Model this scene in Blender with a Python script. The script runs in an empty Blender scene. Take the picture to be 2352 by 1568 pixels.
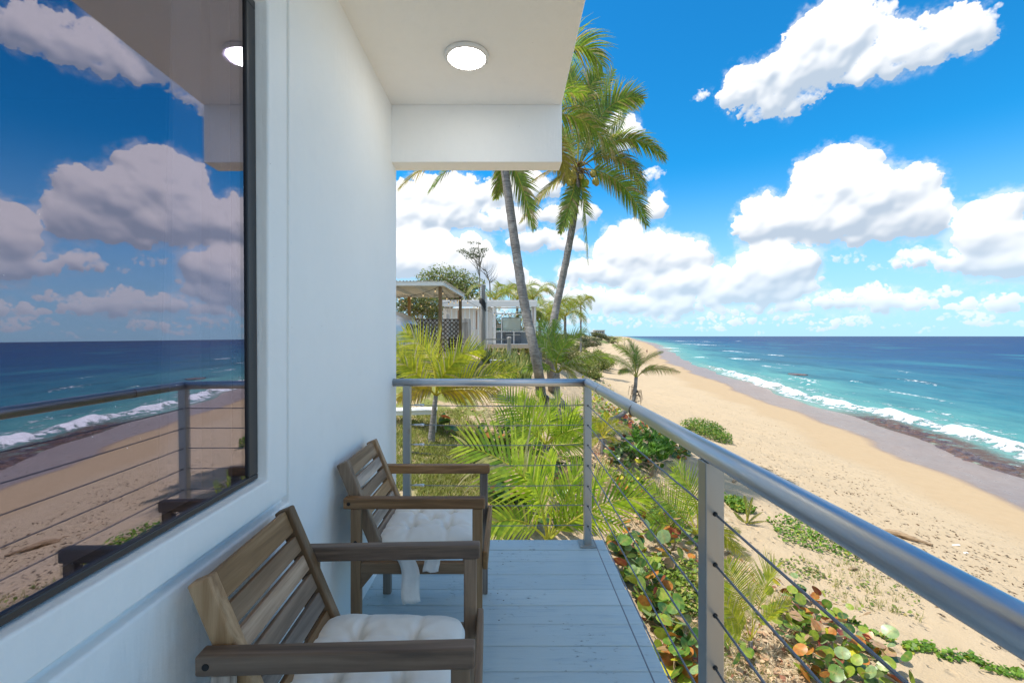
import bpy, bmesh, math, random
import numpy as np
from mathutils import Vector, Matrix

random.seed(11)
rng = np.random.default_rng(11)
R = math.radians
scene = bpy.context.scene
COL = scene.collection

# ------------------------------------------------------------------ camera
# picture coordinates used below for directions: a 2352 x 1568 grid, vanishing point at (CX, CY)
F, CX, CY, CAMH = 1061.0, 1168.0, 772.0, 1.37
cam_d = bpy.data.cameras.new('camera')
cam = bpy.data.objects.new('camera', cam_d); COL.objects.link(cam)
cam.location = (0, 0, CAMH); cam.rotation_euler = (R(90), 0, 0)
cam_d.sensor_width = 36.0; cam_d.lens = 36.0 * F / 2352.0
cam_d.shift_x = (1176 - CX) / 2352.0; cam_d.shift_y = -(784 - CY) / 2352.0
cam_d.clip_start = 0.02; cam_d.clip_end = 60000
scene.camera = cam

# ------------------------------------------------------------------ light
SUN_EL, SUN_AZ = R(66), R(-95)          # azimuth from +Y towards +X: the sun stands inland, over the roof
sun_d = bpy.data.lights.new('sun', 'SUN'); sun_d.energy = 3.7; sun_d.angle = R(0.53); sun_d.color = (1.0, 0.95, 0.87)
sun = bpy.data.objects.new('sun', sun_d); COL.objects.link(sun)
sdir = Vector((math.sin(SUN_AZ) * math.cos(SUN_EL), math.cos(SUN_AZ) * math.cos(SUN_EL), math.sin(SUN_EL)))
sun.rotation_euler = sdir.to_track_quat('Z', 'Y').to_euler(); sun.location = (-8, 2, 14)
scene.view_settings.view_transform = 'Standard'; scene.view_settings.look = 'None'
scene.view_settings.exposure = 0.72; scene.view_settings.gamma = 1.0
scene.cycles.use_denoising = True
scene.cycles.max_bounces = 8; scene.cycles.diffuse_bounces = 4; scene.cycles.glossy_bounces = 4
scene.cycles.transparent_max_bounces = 12; scene.cycles.caustics_reflective = False; scene.cycles.caustics_refractive = False

# ------------------------------------------------------------------ world: Nishita sky with cumulus
world = bpy.data.worlds.new('World'); scene.world = world; world.use_nodes = True
SKY_STRENGTH = 0.11
CLOUD_W, CLOUD_H = 6144, 1536                # cloud map over azimuth -180..180 and elevation 0..90 degrees
def cloud_map():
    """cumulus worked out as heaps of puffs on a map of azimuth and elevation, lit from the sun's side"""
    W, H = CLOUD_W, CLOUD_H; r = np.random.default_rng(23); ppd = W / 360.0; q6 = W / 4096.0
    def ae(px, py):
        x, z = (px - CX) / F, (CY - py) / F
        return math.degrees(math.atan2(x, 1)), math.degrees(math.atan2(z, math.hypot(x, 1)))
    clouds = [ # direction of the middle (as a picture point), half width, half height, tilt
        (1770, 205, 120, 70, -8), (1890, 120, 150, 95, -25), (1990, 75, 90, 60, -20), (2110, 105, 130, 62, -14), (2230, 75, 90, 48, -14), (1840, 215, 190, 45, -12),
        (1850, 500, 180, 70, 0), (1930, 420, 120, 75, 0), (2020, 440, 110, 80, 0), (2095, 490, 75, 60, 0), (1930, 545, 240, 38, 0),
        (2275, 530, 80, 75, 0), (2330, 600, 140, 60, 0), (2250, 612, 50, 36, 0),
        (1440, 575, 80, 55, 0), (1530, 585, 95, 55, 0), (1610, 645, 220, 46, 0), (1400, 625, 120, 40, 0), (1770, 620, 95, 50, 0), (1500, 478, 24, 26, 0), (1720, 665, 160, 34, 0),
        (1060, 440, 200, 46, 0), (960, 480, 150, 55, 0), (1100, 505, 180, 40, 0), (1000, 600, 150, 60, 0), (940, 560, 90, 50, 0), (1130, 630, 80, 36, 0), (1320, 500, 55, 40, 0), (1250, 560, 90, 30, 0), (1200, 430, 90, 42, 0),
        (1440, 305, 44, 40, 0), (1505, 405, 24, 22, 0), (1620, 208, 24, 18, 0), (1190, 660, 90, 26, 0), (1350, 655, 110, 22, 0),
        (1350, 690, 130, 26, 0), (1490, 700, 170, 30, 0), (1590, 720, 120, 20, 0), (1800, 700, 110, 24, 0), (1960, 690, 100, 26, 0), (2060, 705, 110, 22, 0), (2270, 705, 100, 26, 0), (2200, 735, 90, 12, 0),
        (1700, 735, 130, 16, 0), (1950, 600, 46, 14, 0), (2095, 598, 50, 20, 0), (2150, 676, 24, 8, 0), (1880, 742, 110, 11, 0), (2040, 745, 90, 10, 0), (1420, 738, 140, 14, 0), (1300, 725, 120, 16, 0), (2330, 748, 90, 9, 0), (1540, 748, 110, 9, 0)]
    L = []
    for (px, py, hw, hh, tl) in clouds:
        a, e = ae(px, py); ha = abs(ae(px + hw, py)[0] - ae(px - hw, py)[0]) / 2; he = abs(ae(px, py + hh)[1] - ae(px, py - hh)[1]) / 2
        L.append((a, e, ha, he, tl))
    for i in range(120):                       # banks of small far cumulus low over the sea
        e = .5 + 6.2 * r.random() ** 1.4; ha = r.uniform(.7, 2.2) * (.5 + e / 7); L.append((r.uniform(-14, 54), e, ha, ha * r.uniform(.22, .42), r.uniform(-4, 4)))
    for i in range(150):                       # unseen cumulus round the rest of the compass, added for white fill light
        a = r.uniform(58, 318); low = r.random() < .45; e = r.uniform(.8, 7) if low else 12 + 66 * r.random()
        ha = r.uniform(2.5, 6) if low else r.uniform(6, 11); cz = max(.3, math.cos(R(e)))
        if not low and 55 < a < 75: continue
        L.append((a if a < 180 else a - 360, e, ha / cz, ha * (r.uniform(.12, .26) if low else r.uniform(.5, .7)), r.uniform(-8, 8)))
    hgt = np.zeros((H, W), np.float32); bot = np.zeros((H, W), np.float32); xs = (np.arange(W) + .5) / ppd - 180; ys = (np.arange(H) + .5) * 90.0 / H
    for (a, e, ra, re, tl) in L:
        n = int(60 + 50 * min(2.5, ra / max(re, .3))) if re > 1.2 else 40; ct, st = math.cos(-R(tl)), math.sin(-R(tl))
        for k in range(n):
            u = r.uniform(-1, 1); top = math.sqrt(max(0, 1 - u * u)); v = r.uniform(-.55, 1.0) * top * .80
            pr = re * (.13 + .40 * r.random() ** 2.2) * (.55 + .45 * top)
            cx = a + (u * ra * .92) * ct - (v * re) * st; cy = e + (u * ra * .92) * st + (v * re) * ct
            prx = pr * 1.15
            j0, j1 = int((cx - prx + 180) * ppd), int((cx + prx + 180) * ppd) + 2; i0, i1 = max(0, int((cy - pr) * H / 90)), min(H, int((cy + pr) * H / 90) + 2)
            if i1 <= i0: continue
            jj = np.arange(j0, j1) % W; dx = (np.arange(j0, j1) + .5) / ppd - 180 - cx; dy = ys[i0:i1] - cy
            q = 1 - (dx[None] / prx) ** 2 - (dy[:, None] / pr) ** 2; b = np.sqrt(np.maximum(q, 0)) * pr * 1.0 + np.where(q > 0, re * .25, 0)
            sub = hgt[i0:i1][:, jj]; hgt[i0:i1, jj] = np.maximum(sub, b)
            yb = np.clip((ys[i0:i1][:, None] - (e - re * .75)) / (re * 1.5), .02, 1) * np.ones_like(b); sb = bot[i0:i1][:, jj]; bot[i0:i1, jj] = np.where(b >= sub, yb, sb)
    # lattice noise that joins up round the compass
    def vn(per_x, per_y, seed):
        g = np.random.default_rng(seed).random((per_y + 3, per_x)).astype(np.float32); fx = np.arange(W) / W * per_x; fy = np.arange(H) / H * per_y
        x0 = fx.astype(int); y0 = fy.astype(int); tx = (fx - x0).astype(np.float32); ty = (fy - y0).astype(np.float32); tx = tx * tx * (3 - 2 * tx); ty = (ty * ty * (3 - 2 * ty))[:, None]
        x1 = (x0 + 1) % per_x; A = g[y0][:, x0]; B = g[y0][:, x1]; C = g[y0 + 1][:, x0]; D = g[y0 + 1][:, x1]
        return (A * (1 - tx) + B * tx) * (1 - ty) + (C * (1 - tx) + D * tx) * ty
    def fbm(f0, octs, seed, gain=.55):
        s = 0; am = 1; tot = 0
        for o in range(octs):
            f = f0 * 2 ** o
            if f * 4 > W: break
            s = s + am * vn(int(f * 4), int(f * 1.25), seed + o); tot += am; am *= gain
        return s / tot - .5
    def remap(img, dx, dy):
        X = np.arange(W)[None] + dx; Y = np.clip(np.arange(H)[:, None] + dy, 0, H - 1.01); x0 = np.floor(X).astype(int); y0 = Y.astype(int); tx = X - x0; ty = Y - y0
        x1 = (x0 + 1) % W; x0 = x0 % W; y1 = y0 + 1
        return (img[y0, x0] * (1 - tx) + img[y0, x1] * tx) * (1 - ty) + (img[y1, x0] * (1 - tx) + img[y1, x1] * tx) * ty
    # turbulence: fold the outlines, more for big high clouds than for the small ones low down
    k = np.clip(.35 + ys / 22.0, .35, 1.15)[:, None] * ppd
    dx, dy = fbm(20, 8, 100, .60) * 4.2 * k, fbm(20, 8, 200, .60) * 3.2 * k
    h = remap(hgt, dx, dy); bt = remap(bot, dx, dy)
    sc = np.clip(.25 + ys / 26.0, .25, 1.0)[:, None].astype(np.float32)
    n2 = fbm(70, 6, 300, .72); n3 = fbm(18, 4, 400, .6); h = h + (h > 0) * (n2 * 2.3 + n3 * 1.3) * sc
    def blur(img, s):
        for ax in (0, 1):
            rad = max(1, int(round(s * q6))); c = np.cumsum(np.concatenate([np.repeat(np.take(img, [0], ax), rad + 1, ax), img, np.repeat(np.take(img, [-1], ax), rad, ax)], ax), ax, dtype=np.float64)
            img = ((np.take(c, range(2 * rad + 1, c.shape[ax]), ax) - np.take(c, range(0, c.shape[ax] - 2 * rad - 1), ax)) / (2 * rad + 1)).astype(np.float32)
        return img
    d = np.clip(h, 0, None); alpha = np.clip((d / sc - .02) / 1.0, 0, 1) ** .8
    bw = blur(blur(d, 10), 8) / sc; wisp = np.clip(bw * 1.2 - .16 + n2 * 2.2, 0, 1) * np.clip(bw * 4 - .12, 0, 1) * .6; alpha = np.maximum(alpha, wisp * .75); alpha = alpha * alpha * (3 - 2 * alpha)
    lit = np.zeros_like(d)
    for (s, w, gn_) in ((1, .10, .6), (3, .34, .75), (8, .30, 1.0), (18, .26, 1.2)):
        b = blur(blur(d, s), s); gy = np.gradient(b, axis=0) * ppd; gx = np.gradient(b, axis=1) * ppd
        nz = 1 / np.sqrt(1 + (gx * gx + gy * gy) * gn_ ** 2); nx, ny = -gx * gn_ * nz, -gy * gn_ * nz
        lit += w * (nx * -.38 + ny * .80 + nz * .46)
    lit = np.clip(lit * .85 + .16 + .50 * (blur(bt, 8) - .34), 0, 1); thin = 1 - np.clip(d / (1.6 * sc), 0, 1); lit = np.clip(lit + .12 * thin, 0, 1)
    lit = blur(np.clip((lit - .20) / .60, 0, 1) ** .95, 1)
    hz = np.clip(1 - ys / 9.0, 0, 1)[:, None]
    dark = np.array([.42, .50, .60]); lite = np.array([.93, .93, .93]); far = np.array([.60, .71, .82])
    col = dark + (lite - dark) * lit[..., None]; col = col * (1 - .38 * hz[..., None]) + far * (.38 * hz[..., None])
    out = np.zeros((H, W, 4), np.float32); out[..., :3] = col; out[..., 3] = alpha * (1 - .28 * hz)
    return out
def build_world():
    nt = world.node_tree; nt.nodes.clear(); N = nt.nodes; L = nt.links
    def n(t, **k):
        x = N.new(t)
        for a, b in k.items(): setattr(x, a, b)
        return x
    def M(op, a, b=None, c=None):
        x = n('ShaderNodeMath', operation=op)
        for i, v in enumerate((a, b, c)):
            if v is None: continue
            if isinstance(v, (int, float)): x.inputs[i].default_value = v
            else: L.new(v, x.inputs[i])
        return x.outputs[0]
    out = n('ShaderNodeOutputWorld'); bg = n('ShaderNodeBackground'); bg.inputs[1].default_value = SKY_STRENGTH; k = 1.0 / SKY_STRENGTH
    sky = n('ShaderNodeTexSky'); sky.sky_type = 'NISHITA'; sky.sun_disc = False
    sky.sun_elevation = SUN_EL; sky.sun_rotation = SUN_AZ; sky.altitude = 0; sky.air_density = 1.0; sky.dust_density = 0.2; sky.ozone_density = 3.0
    im = bpy.data.images.new('cumulus', CLOUD_W, CLOUD_H, alpha=True, float_buffer=True); im.alpha_mode = 'CHANNEL_PACKED'; im.colorspace_settings.name = 'Non-Color'
    im.pixels.foreach_set(cloud_map().ravel()); im.update(); im.pack()
    tc = n('ShaderNodeTexCoord'); sx = n('ShaderNodeSeparateXYZ'); L.new(tc.outputs['Generated'], sx.inputs[0])
    u = M('ADD', M('DIVIDE', M('ARCTAN2', sx.outputs[0], sx.outputs[1]), 2 * math.pi), .5); v = M('DIVIDE', M('ARCSINE', sx.outputs[2]), math.pi / 2)
    cb = n('ShaderNodeCombineXYZ'); L.new(u, cb.inputs[0]); L.new(M('MAXIMUM', v, .0006), cb.inputs[1])
    tx = n('ShaderNodeTexImage', interpolation='Linear', extension='EXTEND'); tx.image = im; L.new(cb.outputs[0], tx.inputs[0])
    hs = n('ShaderNodeHueSaturation'); hs.inputs['Saturation'].default_value = 1.15; hs.inputs['Value'].default_value = 0.98; L.new(sky.outputs[0], hs.inputs['Color'])
    tint = n('ShaderNodeMix', data_type='RGBA', blend_type='MULTIPLY'); tint.inputs['Factor'].default_value = 1; L.new(hs.outputs[0], tint.inputs['A']); tint.inputs['B'].default_value = (0.13, 0.97, 1.20, 1)
    mr = n('ShaderNodeMapRange', interpolation_type='SMOOTHSTEP'); L.new(v, mr.inputs['Value']); mr.inputs['From Min'].default_value = .22; mr.inputs['From Max'].default_value = 0.0; mr.inputs['To Max'].default_value = .82
    vm = n('ShaderNodeMix', data_type='RGBA'); L.new(mr.outputs[0], vm.inputs['Factor']); L.new(tint.outputs['Result'], vm.inputs['A']); vm.inputs['B'].default_value = (.37 * k, .51 * k, .68 * k, 1)
    cs = n('ShaderNodeVectorMath', operation='SCALE'); cs.inputs['Scale'].default_value = k * .80; L.new(tx.outputs['Color'], cs.inputs[0])
    mx = n('ShaderNodeMix', data_type='RGBA'); L.new(tx.outputs['Alpha'], mx.inputs['Factor']); L.new(vm.outputs['Result'], mx.inputs['A']); L.new(cs.outputs[0], mx.inputs['B'])
    L.new(mx.outputs['Result'], bg.inputs[0]); L.new(bg.outputs[0], out.inputs[0])
    world.cycles.sampling_method = 'MANUAL'; world.cycles.sample_map_resolution = 1024
build_world()

# ------------------------------------------------------------------ helpers
def link(o, parent=None):
    COL.objects.link(o)
    if parent is not None: o.parent = parent
    return o
def tag(o, label=None, cat=None, group=None, kind=None):
    if label: o['label'] = label
    if cat: o['category'] = cat
    if group: o['group'] = group
    if kind: o['kind'] = kind
    return o
def thing(name, label, cat, loc=(0, 0, 0), group=None, rz=0):
    o = bpy.data.objects.new(name, None); o.empty_display_size = 0.1; link(o)
    o.location = loc; o.rotation_euler = (0, 0, rz)
    return tag(o, label, cat, group)
class MB:
    def __init__(s): s.v = []; s.f = []; s.c = []
    def add(s, vs, fs, col=None):
        b = len(s.v); s.v.extend([tuple(p) for p in vs]); s.f.extend([tuple(i + b for i in f) for f in fs])
        if col is not None: s.c.extend(col if isinstance(col, list) else [col] * len(vs))
        return s
    def box(s, x0, x1, y0, y1, z0, z1):
        vs = [(x, y, z) for x in (x0, x1) for y in (y0, y1) for z in (z0, z1)]
        return s.add(vs, [(0, 1, 3, 2), (4, 6, 7, 5), (0, 4, 5, 1), (2, 3, 7, 6), (0, 2, 6, 4), (1, 5, 7, 3)])
    def bar(s, a, b, w, h, up=(0, 0, 1)):
        a, b = Vector(a), Vector(b); d = (b - a).normalized(); u = Vector(up)
        sd = d.cross(u)
        if sd.length < 1e-4: sd = d.cross(Vector((0, 1, 0)))
        sd.normalize(); u = sd.cross(d).normalized()
        vs = [p + sd * (w / 2 * i) + u * (h / 2 * j) for p in (a, b) for i, j in ((-1, -1), (1, -1), (1, 1), (-1, 1))]
        return s.add(vs, [(3, 2, 1, 0), (4, 5, 6, 7), (0, 1, 5, 4), (1, 2, 6, 5), (2, 3, 7, 6), (3, 0, 4, 7)])
    def tube(s, pts, rad, n=8, cap=True, col=None):
        pts = [Vector(p) for p in pts]; m = len(pts)
        if not hasattr(rad, '__len__'): rad = [rad] * m
        vs = []; prev = None
        for i, p in enumerate(pts):
            t = (pts[min(i + 1, m - 1)] - pts[max(i - 1, 0)]).normalized()
            if prev is None:
                r = t.cross(Vector((0, 0, 1)))
                if r.length < 1e-3: r = t.cross(Vector((0, 1, 0)))
            else: r = prev - t * prev.dot(t)
            r.normalize(); prev = r; q = t.cross(r)
            for k in range(n):
                a = 2 * math.pi * k / n
                vs.append(p + (r * math.cos(a) + q * math.sin(a)) * rad[i])
        fs = [(i * n + k, i * n + (k + 1) % n, (i + 1) * n + (k + 1) % n, (i + 1) * n + k) for i in range(m - 1) for k in range(n)]
        if cap: fs += [tuple(range(n - 1, -1, -1)), tuple((m - 1) * n + k for k in range(n))]
        return s.add(vs, fs, col)
    def lathe(s, prof, n=24, c=(0, 0, 0)):
        vs = [(c[0] + r * math.cos(2 * math.pi * k / n), c[1] + r * math.sin(2 * math.pi * k / n), c[2] + z) for r, z in prof for k in range(n)]
        m = len(prof)
        fs = [(i * n + k, i * n + (k + 1) % n, (i + 1) * n + (k + 1) % n, (i + 1) * n + k) for i in range(m - 1) for k in range(n)]
        fs += [tuple(range(n - 1, -1, -1)), tuple((m - 1) * n + k for k in range(n))]
        return s.add(vs, fs)
    def mesh(s, name, mat=None, smooth=False):
        me = bpy.data.meshes.new(name); me.from_pydata(s.v, [], s.f)
        if s.c and len(s.c) == len(s.v):
            ca = me.color_attributes.new('Col', 'FLOAT_COLOR', 'POINT')
            arr = np.ones((len(s.v), 4), dtype=np.float32); arr[:, :3] = np.array([c[:3] for c in s.c]); ca.data.foreach_set('color', arr.ravel())
        if mat is not None: me.materials.append(mat)
        if smooth: me.polygons.foreach_set('use_smooth', [True] * len(me.polygons))
        me.update(); return me
    def build(s, name, mat, parent=None, smooth=False, bevel=0, seg=2, loc=None):
        o = bpy.data.objects.new(name, s.mesh(name, mat, smooth)); link(o, parent)
        if loc is not None: o.location = loc
        if bevel:
            b = o.modifiers.new('bevel', 'BEVEL'); b.width = bevel; b.segments = seg; b.limit_method = 'ANGLE'; b.angle_limit = R(35)
        return o
def np_mesh(name, V, Fq, mat, col=None, smooth=False, attrs=None):
    me = bpy.data.meshes.new(name); V = np.asarray(V, np.float32); Fq = np.asarray(Fq, np.int32)
    k = Fq.shape[1]; me.vertices.add(len(V)); me.vertices.foreach_set('co', V.ravel())
    me.loops.add(Fq.size); me.loops.foreach_set('vertex_index', Fq.ravel()); me.polygons.add(len(Fq))
    me.polygons.foreach_set('loop_start', np.arange(0, Fq.size, k, dtype=np.int32))
    me.polygons.foreach_set('loop_total', np.full(len(Fq), k, np.int32))
    if smooth: me.polygons.foreach_set('use_smooth', np.ones(len(Fq), bool))
    if col is not None:
        ca = me.color_attributes.new('Col', 'FLOAT_COLOR', 'POINT'); a = np.ones((len(V), 4), np.float32); a[:, :3] = col; ca.data.foreach_set('color', a.ravel())
    for nm, arr in (attrs or {}).items():
        at = me.attributes.new(nm, 'FLOAT', 'POINT'); at.data.foreach_set('value', np.asarray(arr, np.float32).ravel())
    me.update(calc_edges=True); me.validate(); me.materials.append(mat)
    return me

# ------------------------------------------------------------------ materials
class NT:
    """small node-tree helper"""
    def __init__(s, name):
        s.m = bpy.data.materials.new(name); s.m.use_nodes = True; s.t = s.m.node_tree; s.N = s.t.nodes; s.L = s.t.links
        s.N.clear(); s.out = s.N.new('ShaderNodeOutputMaterial'); s.p = s.N.new('ShaderNodeBsdfPrincipled'); s.L.new(s.p.outputs[0], s.out.inputs[0])
        s.tc = s.N.new('ShaderNodeTexCoord')
    def n(s, t, **k):
        x = s.N.new(t)
        for a, b in k.items(): setattr(x, a, b)
        return x
    def set(s, sock, v):
        if isinstance(v, bpy.types.NodeSocket): s.L.new(v, sock)
        else:
            if isinstance(v, tuple) and len(v) == 3 and sock.type == 'RGBA': v = v + (1,)
            sock.default_value = v
    def P(s, **k):
        for a, v in k.items(): s.set(s.p.inputs[a.replace('_', ' ')], v)
        return s
    def map(s, scale=(1, 1, 1), src='Object', rot=(0, 0, 0)):
        m = s.n('ShaderNodeMapping'); s.L.new(s.tc.outputs[src], m.inputs[0]); m.inputs['Scale'].default_value = scale; m.inputs['Rotation'].default_value = rot
        return m.outputs[0]
    def pos(s, scale=(1, 1, 1)):
        g = s.n('ShaderNodeNewGeometry'); m = s.n('ShaderNodeMapping'); s.L.new(g.outputs['Position'], m.inputs[0]); m.inputs['Scale'].default_value = scale
        return m.outputs[0]
    def noise(s, vec, scale=5, detail=4, rough=0.55, dist=0):
        x = s.n('ShaderNodeTexNoise'); s.L.new(vec, x.inputs['Vector']); x.inputs['Scale'].default_value = scale; x.inputs['Detail'].default_value = detail
        x.inputs['Roughness'].default_value = rough; x.inputs['Distortion'].default_value = dist
        return x.outputs['Fac']
    def vor(s, vec, scale=5, feature='F1', out='Distance', rnd=1):
        x = s.n('ShaderNodeTexVoronoi', feature=feature); s.L.new(vec, x.inputs['Vector']); x.inputs['Scale'].default_value = scale; x.inputs['Randomness'].default_value = rnd
        return x.outputs[out]
    def math(s, op, a, b=None, c=None, clamp=False):
        x = s.n('ShaderNodeMath', operation=op); x.use_clamp = clamp
        for i, v in enumerate((a, b, c)):
            if v is not None: s.set(x.inputs[i], v)
        return x.outputs[0]
    def mr(s, v, a, b, c=0.0, d=1.0, smooth=True):
        x = s.n('ShaderNodeMapRange', interpolation_type='SMOOTHSTEP' if smooth else 'LINEAR'); s.set(x.inputs['Value'], v)
        for nm, q in (('From Min', a), ('From Max', b), ('To Min', c), ('To Max', d)): s.set(x.inputs[nm], q)
        return x.outputs['Result']
    def mix(s, f, a, b, bt='MIX'):
        x = s.n('ShaderNodeMix', data_type='RGBA', blend_type=bt); s.set(x.inputs['Factor'], f); s.set(x.inputs['A'], a); s.set(x.inputs['B'], b)
        return x.outputs['Result']
    def ramp(s, v, stops):
        x = s.n('ShaderNodeValToRGB'); s.set(x.inputs[0], v); e = x.color_ramp.elements
        while len(e) < len(stops): e.new(0.5)
        for i, (p, c) in enumerate(stops): e[i].position = p; e[i].color = c + (1,)
        return x.outputs[0]
    def bump(s, h, strength=0.3, dist=0.01):
        b = s.n('ShaderNodeBump'); s.set(b.inputs['Height'], h); b.inputs['Strength'].default_value = strength; b.inputs['Distance'].default_value = dist
        s.L.new(b.outputs[0], s.p.inputs['Normal']); return s
    def attr(s, nm, out='Fac'):
        a = s.n('ShaderNodeAttribute'); a.attribute_name = nm; return a.outputs[out]
    def objrand(s):
        return s.n('ShaderNodeObjectInfo').outputs['Random']

def m_plain(name, col, rough=0.6, metal=0.0, var=0.15, scale=8, bump=0.15, src='Object', spec=0.5):
    t = NT(name); v = t.map(src=src); n1 = t.noise(v, scale, 5)
    dark = tuple(c * (1 - var) for c in col); lite = tuple(min(1, c * (1 + var)) for c in col)
    t.P(Base_Color=t.mix(n1, dark, lite), Roughness=t.mr(n1, 0.3, 0.7, rough * 0.88, min(1, rough * 1.1)), Metallic=metal)
    t.p.inputs['Specular IOR Level'].default_value = spec
    if bump: t.bump(t.noise(v, scale * 6, 4), bump, 0.004)
    return t.m
def m_leaf(name, rough=0.45, trans=0.35, col=None, var=0.25, scale=14):
    """leaf: colour from the Col attribute (or given), plus light shining through"""
    t = NT(name); v = t.pos()
    c = t.attr('Col', 'Color') if col is None else col
    n1 = t.noise(v, scale, 3)
    c2 = t.mix(t.mr(n1, 0.3, 0.7, 0, 1), t.mix(1.0, c, (1 - var, 1 - var, 1 - var), 'MULTIPLY'), t.mix(1.0, c, (1 + var * .7, 1 + var * .7, 1 + var * .5), 'MULTIPLY'))
    t.P(Base_Color=c2, Roughness=rough); t.p.inputs['Specular IOR Level'].default_value = 0.4
    tr = t.n('ShaderNodeBsdfTranslucent'); t.L.new(t.mix(1.0, c2, (1.5, 1.5, 0.8), 'MULTIPLY'), tr.inputs['Color'])
    ms = t.n('ShaderNodeMixShader'); ms.inputs[0].default_value = trans; t.L.new(t.p.outputs[0], ms.inputs[1]); t.L.new(tr.outputs[0], ms.inputs[2]); t.L.new(ms.outputs[0], t.out.inputs[0])
    return t.m
def m_wood(name, c1, c2, c3, axis=0, rough=0.55, sc=1.0, bump=0.25):
    t = NT(name); s = [26 * sc] * 3; s[axis] = 1.6 * sc
    sep = t.n('ShaderNodeVectorMath', operation='ADD'); t.L.new(t.map(tuple(s)), sep.inputs[0])
    rr = t.n('ShaderNodeVectorMath', operation='SCALE'); rr.inputs[0].default_value = (37, 91, 53); t.L.new(t.objrand(), rr.inputs['Scale']); t.L.new(rr.outputs[0], sep.inputs[1])
    v = sep.outputs[0]
    g = t.noise(v, 1.0, 6, 0.6, 0.6); big = t.noise(v, 0.13, 3, 0.5, 0.3)
    fine = t.noise(v, 2.7, 4, 0.7); gg = t.math('ADD', t.math('MULTIPLY', g, 0.72), t.math('MULTIPLY', fine, 0.28)); c = t.ramp(gg, [(0.34, c1), (0.50, c2), (0.66, c3)])
    c = t.mix(t.mr(big, 0.35, 0.7, 0, 0.75), c, tuple(x * 0.55 for x in c2))
    val = t.mr(t.objrand(), 0, 1, 0.62, 1.30, False); wn = t.n('ShaderNodeTexWhiteNoise', noise_dimensions='1D'); t.L.new(t.objrand(), wn.inputs['W'])
    hv = t.n('ShaderNodeHueSaturation'); t.L.new(c, hv.inputs['Color']); t.L.new(val, hv.inputs['Value']); t.L.new(t.mr(wn.outputs['Value'], 0, 1, 0.55, 1.4, False), hv.inputs['Saturation'])
    t.P(Base_Color=hv.outputs[0], Roughness=t.mr(g, 0.3, 0.7, rough + 0.1, rough - 0.08)); t.bump(g, bump, 0.002)
    return t.m

# ------------------------------------------------------------------ terrain: heights as drops below the eye
SEA_D = 7.0
_sy = np.array([-40, 0, 15, 23, 28, 36, 46, 55, 68, 81, 100, 146, 265, 480, 675, 1500, 4000.0])
_sx = np.array([14, 21.5, 23.8, 25.8, 26.8, 28.7, 30.8, 32.4, 35.7, 38.3, 42, 54.5, 92, 150, 196, 405, 1040.0])
def shore(y):
    y = np.asarray(y, float); w = 0.0; tot = 0.0
    for dlt in (-6, -3, 0, 3, 6):
        tot = tot + np.interp(y + dlt * (1 + np.clip(y, 0, 400) * 0.02), _sy, _sx)
    return tot / 5 + 0.5 * np.sin(y * 0.21) * np.clip(y / 30, 0, 1) + 0.25 * np.sin(y * 0.63 + 1)
_pt = np.array([-3000, -400, -60, -10, 0, 4.5, 9, 13, 17, 19, 21, 23, 26, 34, 60, 200, 3000.0])
_pd = np.array([40, 25, 11, 8.0, 7.0, 6.62, 6.05, 5.45, 4.95, 4.55, 3.7, 2.7, 1.8, 1.25, 0.9, -0.8, -12.0])
def width_k(y): return 1.0 + 0.75 * np.clip((np.asarray(y, float) - 25) / 120, 0, 1) + 0.35 * np.clip((np.asarray(y, float) - 150) / 400, 0, 1)
CTRL = np.array([(2, 5.4, 3.95), (1.6, 6.6, 4.05), (4.7, 6.8, 4.7), (0.5, 8.8, 3.6), (-1.1, 9.7, 3.0), (-1.7, 10.4, 2.5), (-2.3, 10.8, 2.3), (0.95, 13, 1.7),
    (1.4, 15, 1.75), (5.2, 20, 4.2), (0, 5, 3.9), (-1, 3, 3.9), (1.5, 2, 4.1), (-3, 19, 0.95), (-1, 19, 1.1), (-1, 26, 0.8), (2.6, 16, 2.7), (3.6, 12, 3.9),
    (7.4, 11.6, 5.0), (-4, 12, 2.0), (-5, 15, 1.3), (-4, 26, .7), (2.5, 26, 1.6), (4.5, 26, 3.4), (3.2, 20, 2.6), (-6, 5, 3.4), (2.2, 9, 3.9), (4.4, 9.5, 4.6), (0.8, 17.5, 1.4)], float)
def base_drop(x, y):
    t = (shore(y) - x) / width_k(y)
    d = np.interp(t, _pt, _pd)
    far = np.clip((y - 40) / 60, 0, 1)
    # dune ridge that carries the far scrub, with blow-outs of bare sand
    dune = np.exp(-((t - 26) / 7.0) ** 2) * far * (1.0 + 0.8 * np.sin(y * 0.043 + 0.8) + 0.5 * np.sin(y * 0.11))
    return d - dune * 0.9
_res = CTRL[:, 2] - base_drop(CTRL[:, 0], CTRL[:, 1])
def vnoise(x, y, s):
    """cheap smooth pseudo-noise"""
    return (np.sin(x * 1.7 * s + 1.3 * np.sin(y * 1.1 * s)) + np.sin(y * 1.9 * s + 1.7 * np.sin(x * 0.9 * s + 2.0)) + np.sin((x + y) * 1.3 * s + 0.7)) / 3
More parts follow.
